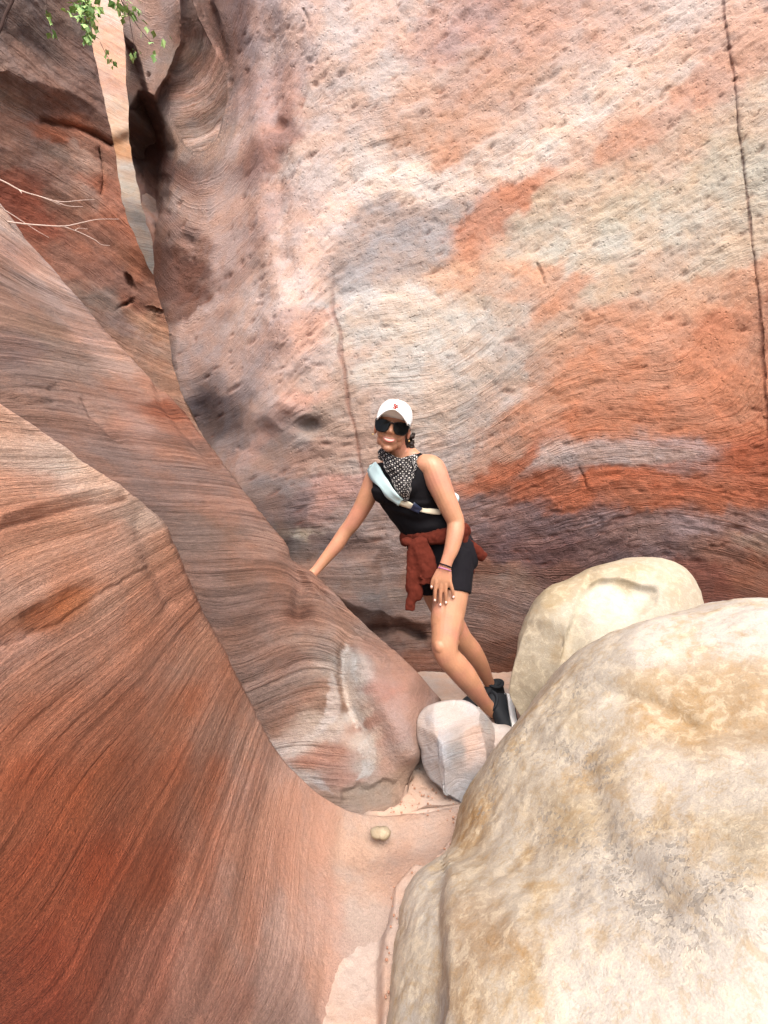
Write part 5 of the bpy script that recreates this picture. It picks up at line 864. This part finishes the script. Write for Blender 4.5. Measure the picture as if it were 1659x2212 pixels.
# ------------------------------------------------------------------ branches, twigs, leaf litter
def twig_mesh(paths, name):
    ps = []
    for pts, d0, d1, r0, r1 in paths:
        n = len(pts); ps.append(tube([(x, y, d0 + (d1 - d0) * i / (n - 1), r0 + (r1 - r0) * i / (n - 1)) for i, (x, y) in enumerate(pts)], (0.1, 0.2, 1), 8, 5))
    co, f = join(ps); return mesh_np(name, co, tris=f)
Z = .3646
z_ = lambda L: [(x * Z, y * Z) for x, y in L]
M_dry = plain('bleached dry twig', 'cdb8ae', 0.9, 0.2, 0.15); M_bark = plain('dark bark', '3a2a26', 0.9, 0.2, 0.2)
link('dry_branch', twig_mesh([(z_([(-260, 960), (0, 1065), (125, 1130), (240, 1165), (320, 1190), (400, 1220), (490, 1225)]), 2.35, 2.55, .0045, .0012), (z_([(320, 1190), (390, 1196), (460, 1188), (560, 1182)]), 2.46, 2.55, .0022, .001), (z_([(115, 1126), (130, 1146), (122, 1130)]), 2.40, 2.40, .002, .001), (z_([(240, 1165), (300, 1188), (360, 1216)]), 2.44, 2.5, .0022, .0012)], 'dry_branch'), M_dry, label='upper bleached dry branch reaching in front of the varnished wall', category='branch', group='bleached dry branches on the left')
link('dry_branch', twig_mesh([(z_([(-300, 1260), (90, 1320), (250, 1335), (380, 1340), (480, 1320), (580, 1300), (705, 1298)]), 2.4, 2.6, .0045, .001), (z_([(380, 1343), (470, 1376), (560, 1420), (600, 1448), (650, 1455)]), 2.52, 2.6, .0024, .001), (z_([(440, 1366), (470, 1352), (520, 1358)]), 2.55, 2.56, .0018, .001)], 'dry_branch'), M_dry, label='forked bleached dry branch just above the bedded slope crest', category='branch', group='bleached dry branches on the left')
link('dry_branch', twig_mesh([(z_([(-260, 1080), (20, 1240), (130, 1310), (215, 1365), (290, 1408)]), 2.42, 2.56, .003, .001)], 'dry_branch'), M_dry, label='thin bleached twig sloping down to the crest below the forked branch', category='branch', group='bleached dry branches on the left')
link('dark_branch', twig_mesh([(z_([(130, -160), (75, 0), (30, 90), (0, 175), (-60, 300)]), 1.9, 1.8, .006, .005), (z_([(50, 40), (45, 100), (30, 140)]), 1.88, 1.86, .002, .001)], 'dark_branch'), M_bark, label='dark leaning branch in the top left corner', category='branch')
leaf_t = NT('mixed green leaf'); lco = leaf_t.coord(); oi = leaf_t.n('ObjectInfo').outputs['Random']  # green varies at random from leaf to leaf
leaf_t.set(leaf_t.b.inputs['Base Color'], leaf_t.mix(oi, (.12, .24, .05), (.34, .48, .16))); leaf_t.b.inputs['Roughness'].default_value = .6; leaf_t.b.inputs['Transmission Weight'].default_value = 0.0; leaf_t.b.inputs['Subsurface Weight'].default_value = .3
def leaf_mesh():
    v = [(0, 0, 0), (.35, .28, .04), (.55, .40, 0), (.62, .22, .03), (1.0, 0, -.05), (.62, -.22, .03), (.55, -.40, 0), (.35, -.28, .04), (.45, 0, -.03)]
    f = [(0, 1, 8), (1, 2, 3), (1, 3, 8), (3, 4, 8), (4, 5, 8), (5, 6, 7), (5, 7, 8), (7, 0, 8)]
    me = bpy.data.meshes.new('leaf'); me.from_pydata(v, [], f); me.materials.append(leaf_t.m); return me
LEAF = leaf_mesh(); lr = np.random.default_rng(9)
def leafy(paths, spots, label, d, grp):
    root = empty('leafy_branch', V(*paths[0][0][0], d), label=label, category='branch', group=grp)
    link('stem', twig_mesh(paths, 'stem'), M_bark, root)
    for (x, y, n, sx, sy) in spots:
        for k in range(n):
            p = V(x + lr.normal(0, sx), y + lr.normal(0, sy), d + lr.normal(0, .04)); o = bpy.data.objects.new('leaf', LEAF); COL.objects.link(o); s = lr.uniform(.020, .042)
            o.parent = root; o.matrix_parent_inverse = root.matrix_world.inverted(); o.location = p; o.scale = (s, s, s); o.rotation_euler = (lr.uniform(-.9, .9), lr.uniform(.2, 1.6), lr.uniform(0, 6.28))
leafy([([(165, -60), (180, 0), (188, 50), (192, 85)], 1.95, 1.95, .004, .0015), ([(180, 0), (196, 20), (205, 55)], 1.95, 1.95, .002, .001)], [(182, 12, 40, 12, 10), (188, 45, 40, 9, 13), (192, 74, 22, 7, 8), (165, 5, 8, 10, 6), (208, 20, 8, 8, 10)], 'dense green leafy sprig hanging at the top left', 1.95, 'leafy sprigs over the slot')
leafy([([(250, -60), (262, 0), (276, 20), (300, 60), (330, 95)], 2.0, 2.0, .003, .001), ([(276, 20), (285, 70), (292, 112)], 2.0, 2.0, .002, .001)], [(262, 8, 18, 12, 7), (286, 26, 14, 10, 8), (292, 112, 6, 6, 4), (335, 108, 4, 5, 8), (312, 60, 4, 10, 6), (355, 80, 2, 6, 4)], 'sparse pale sprig hanging in front of the fluted alcove', 2.0, 'leafy sprigs over the slot')
leafy([([(90, -60), (100, 0), (104, 34)], 1.9, 1.9, .002, .001), ([(104, 34), (110, 70)], 1.9, 1.9, .0015, .001)], [(102, 30, 4, 4, 5), (146, 24, 4, 6, 3), (110, 70, 3, 4, 3)], 'few small leaves against the dark varnished wall', 1.9, 'leafy sprigs over the slot')
leafy([([(216, 90), (228, 115), (242, 136)], 2.6, 2.6, .0015, .001)], [(238, 130, 7, 5, 5), (228, 112, 3, 4, 4)], 'tiny green shoot in front of the bright far wall', 2.6, 'leafy sprigs over the slot')
# fallen leaf in the sand strip
M_dead = plain('dead leaf', '6a3a3a', .8, .2, .2); p = V(953, 1848, 1.40)
me = bpy.data.meshes.new('dead_leaf'); me.from_pydata([(0, 0, .004), (.010, .006, .010), (.022, 0, .004), (.010, -.006, .006), (-.008, .003, .003)], [], [(0, 1, 2), (0, 2, 3), (4, 1, 0)])
o = link('dead_leaf', me, M_dead, label='small dark dead leaf on the sand beside the huge boulder', category='leaf'); o.location = (p.x, p.y, .03)
# grit on the sand strip
gr = np.random.default_rng(4); cs, fs, off = [], [], 0; gv, gf = ball((0, 0, 0), (1, 1, 1), None, 1)
for k in range(420):
    X_, Y_ = gr.uniform(.0, .30), gr.uniform(.75, 2.0); s = gr.uniform(.0015, .005); x_, y_, _ = proj(np.array([X_, Y_, .01]))
    if not inpoly(np.array([x_]), np.array([y_]), strip)[0]: continue
    cs.append(gv * s * gr.uniform(.6, 1.2, 3) + np.array([X_, Y_, .022])); fs.append(gf + off); off += len(gv)
o = link('grit', mesh_np('grit', np.vstack(cs), tris=np.vstack(fs)), plain('brown grit', 'a07a66', .9, .2, .4, 40), label='scattered grit on the sand strip', category='grit'); o['kind'] = 'stuff'
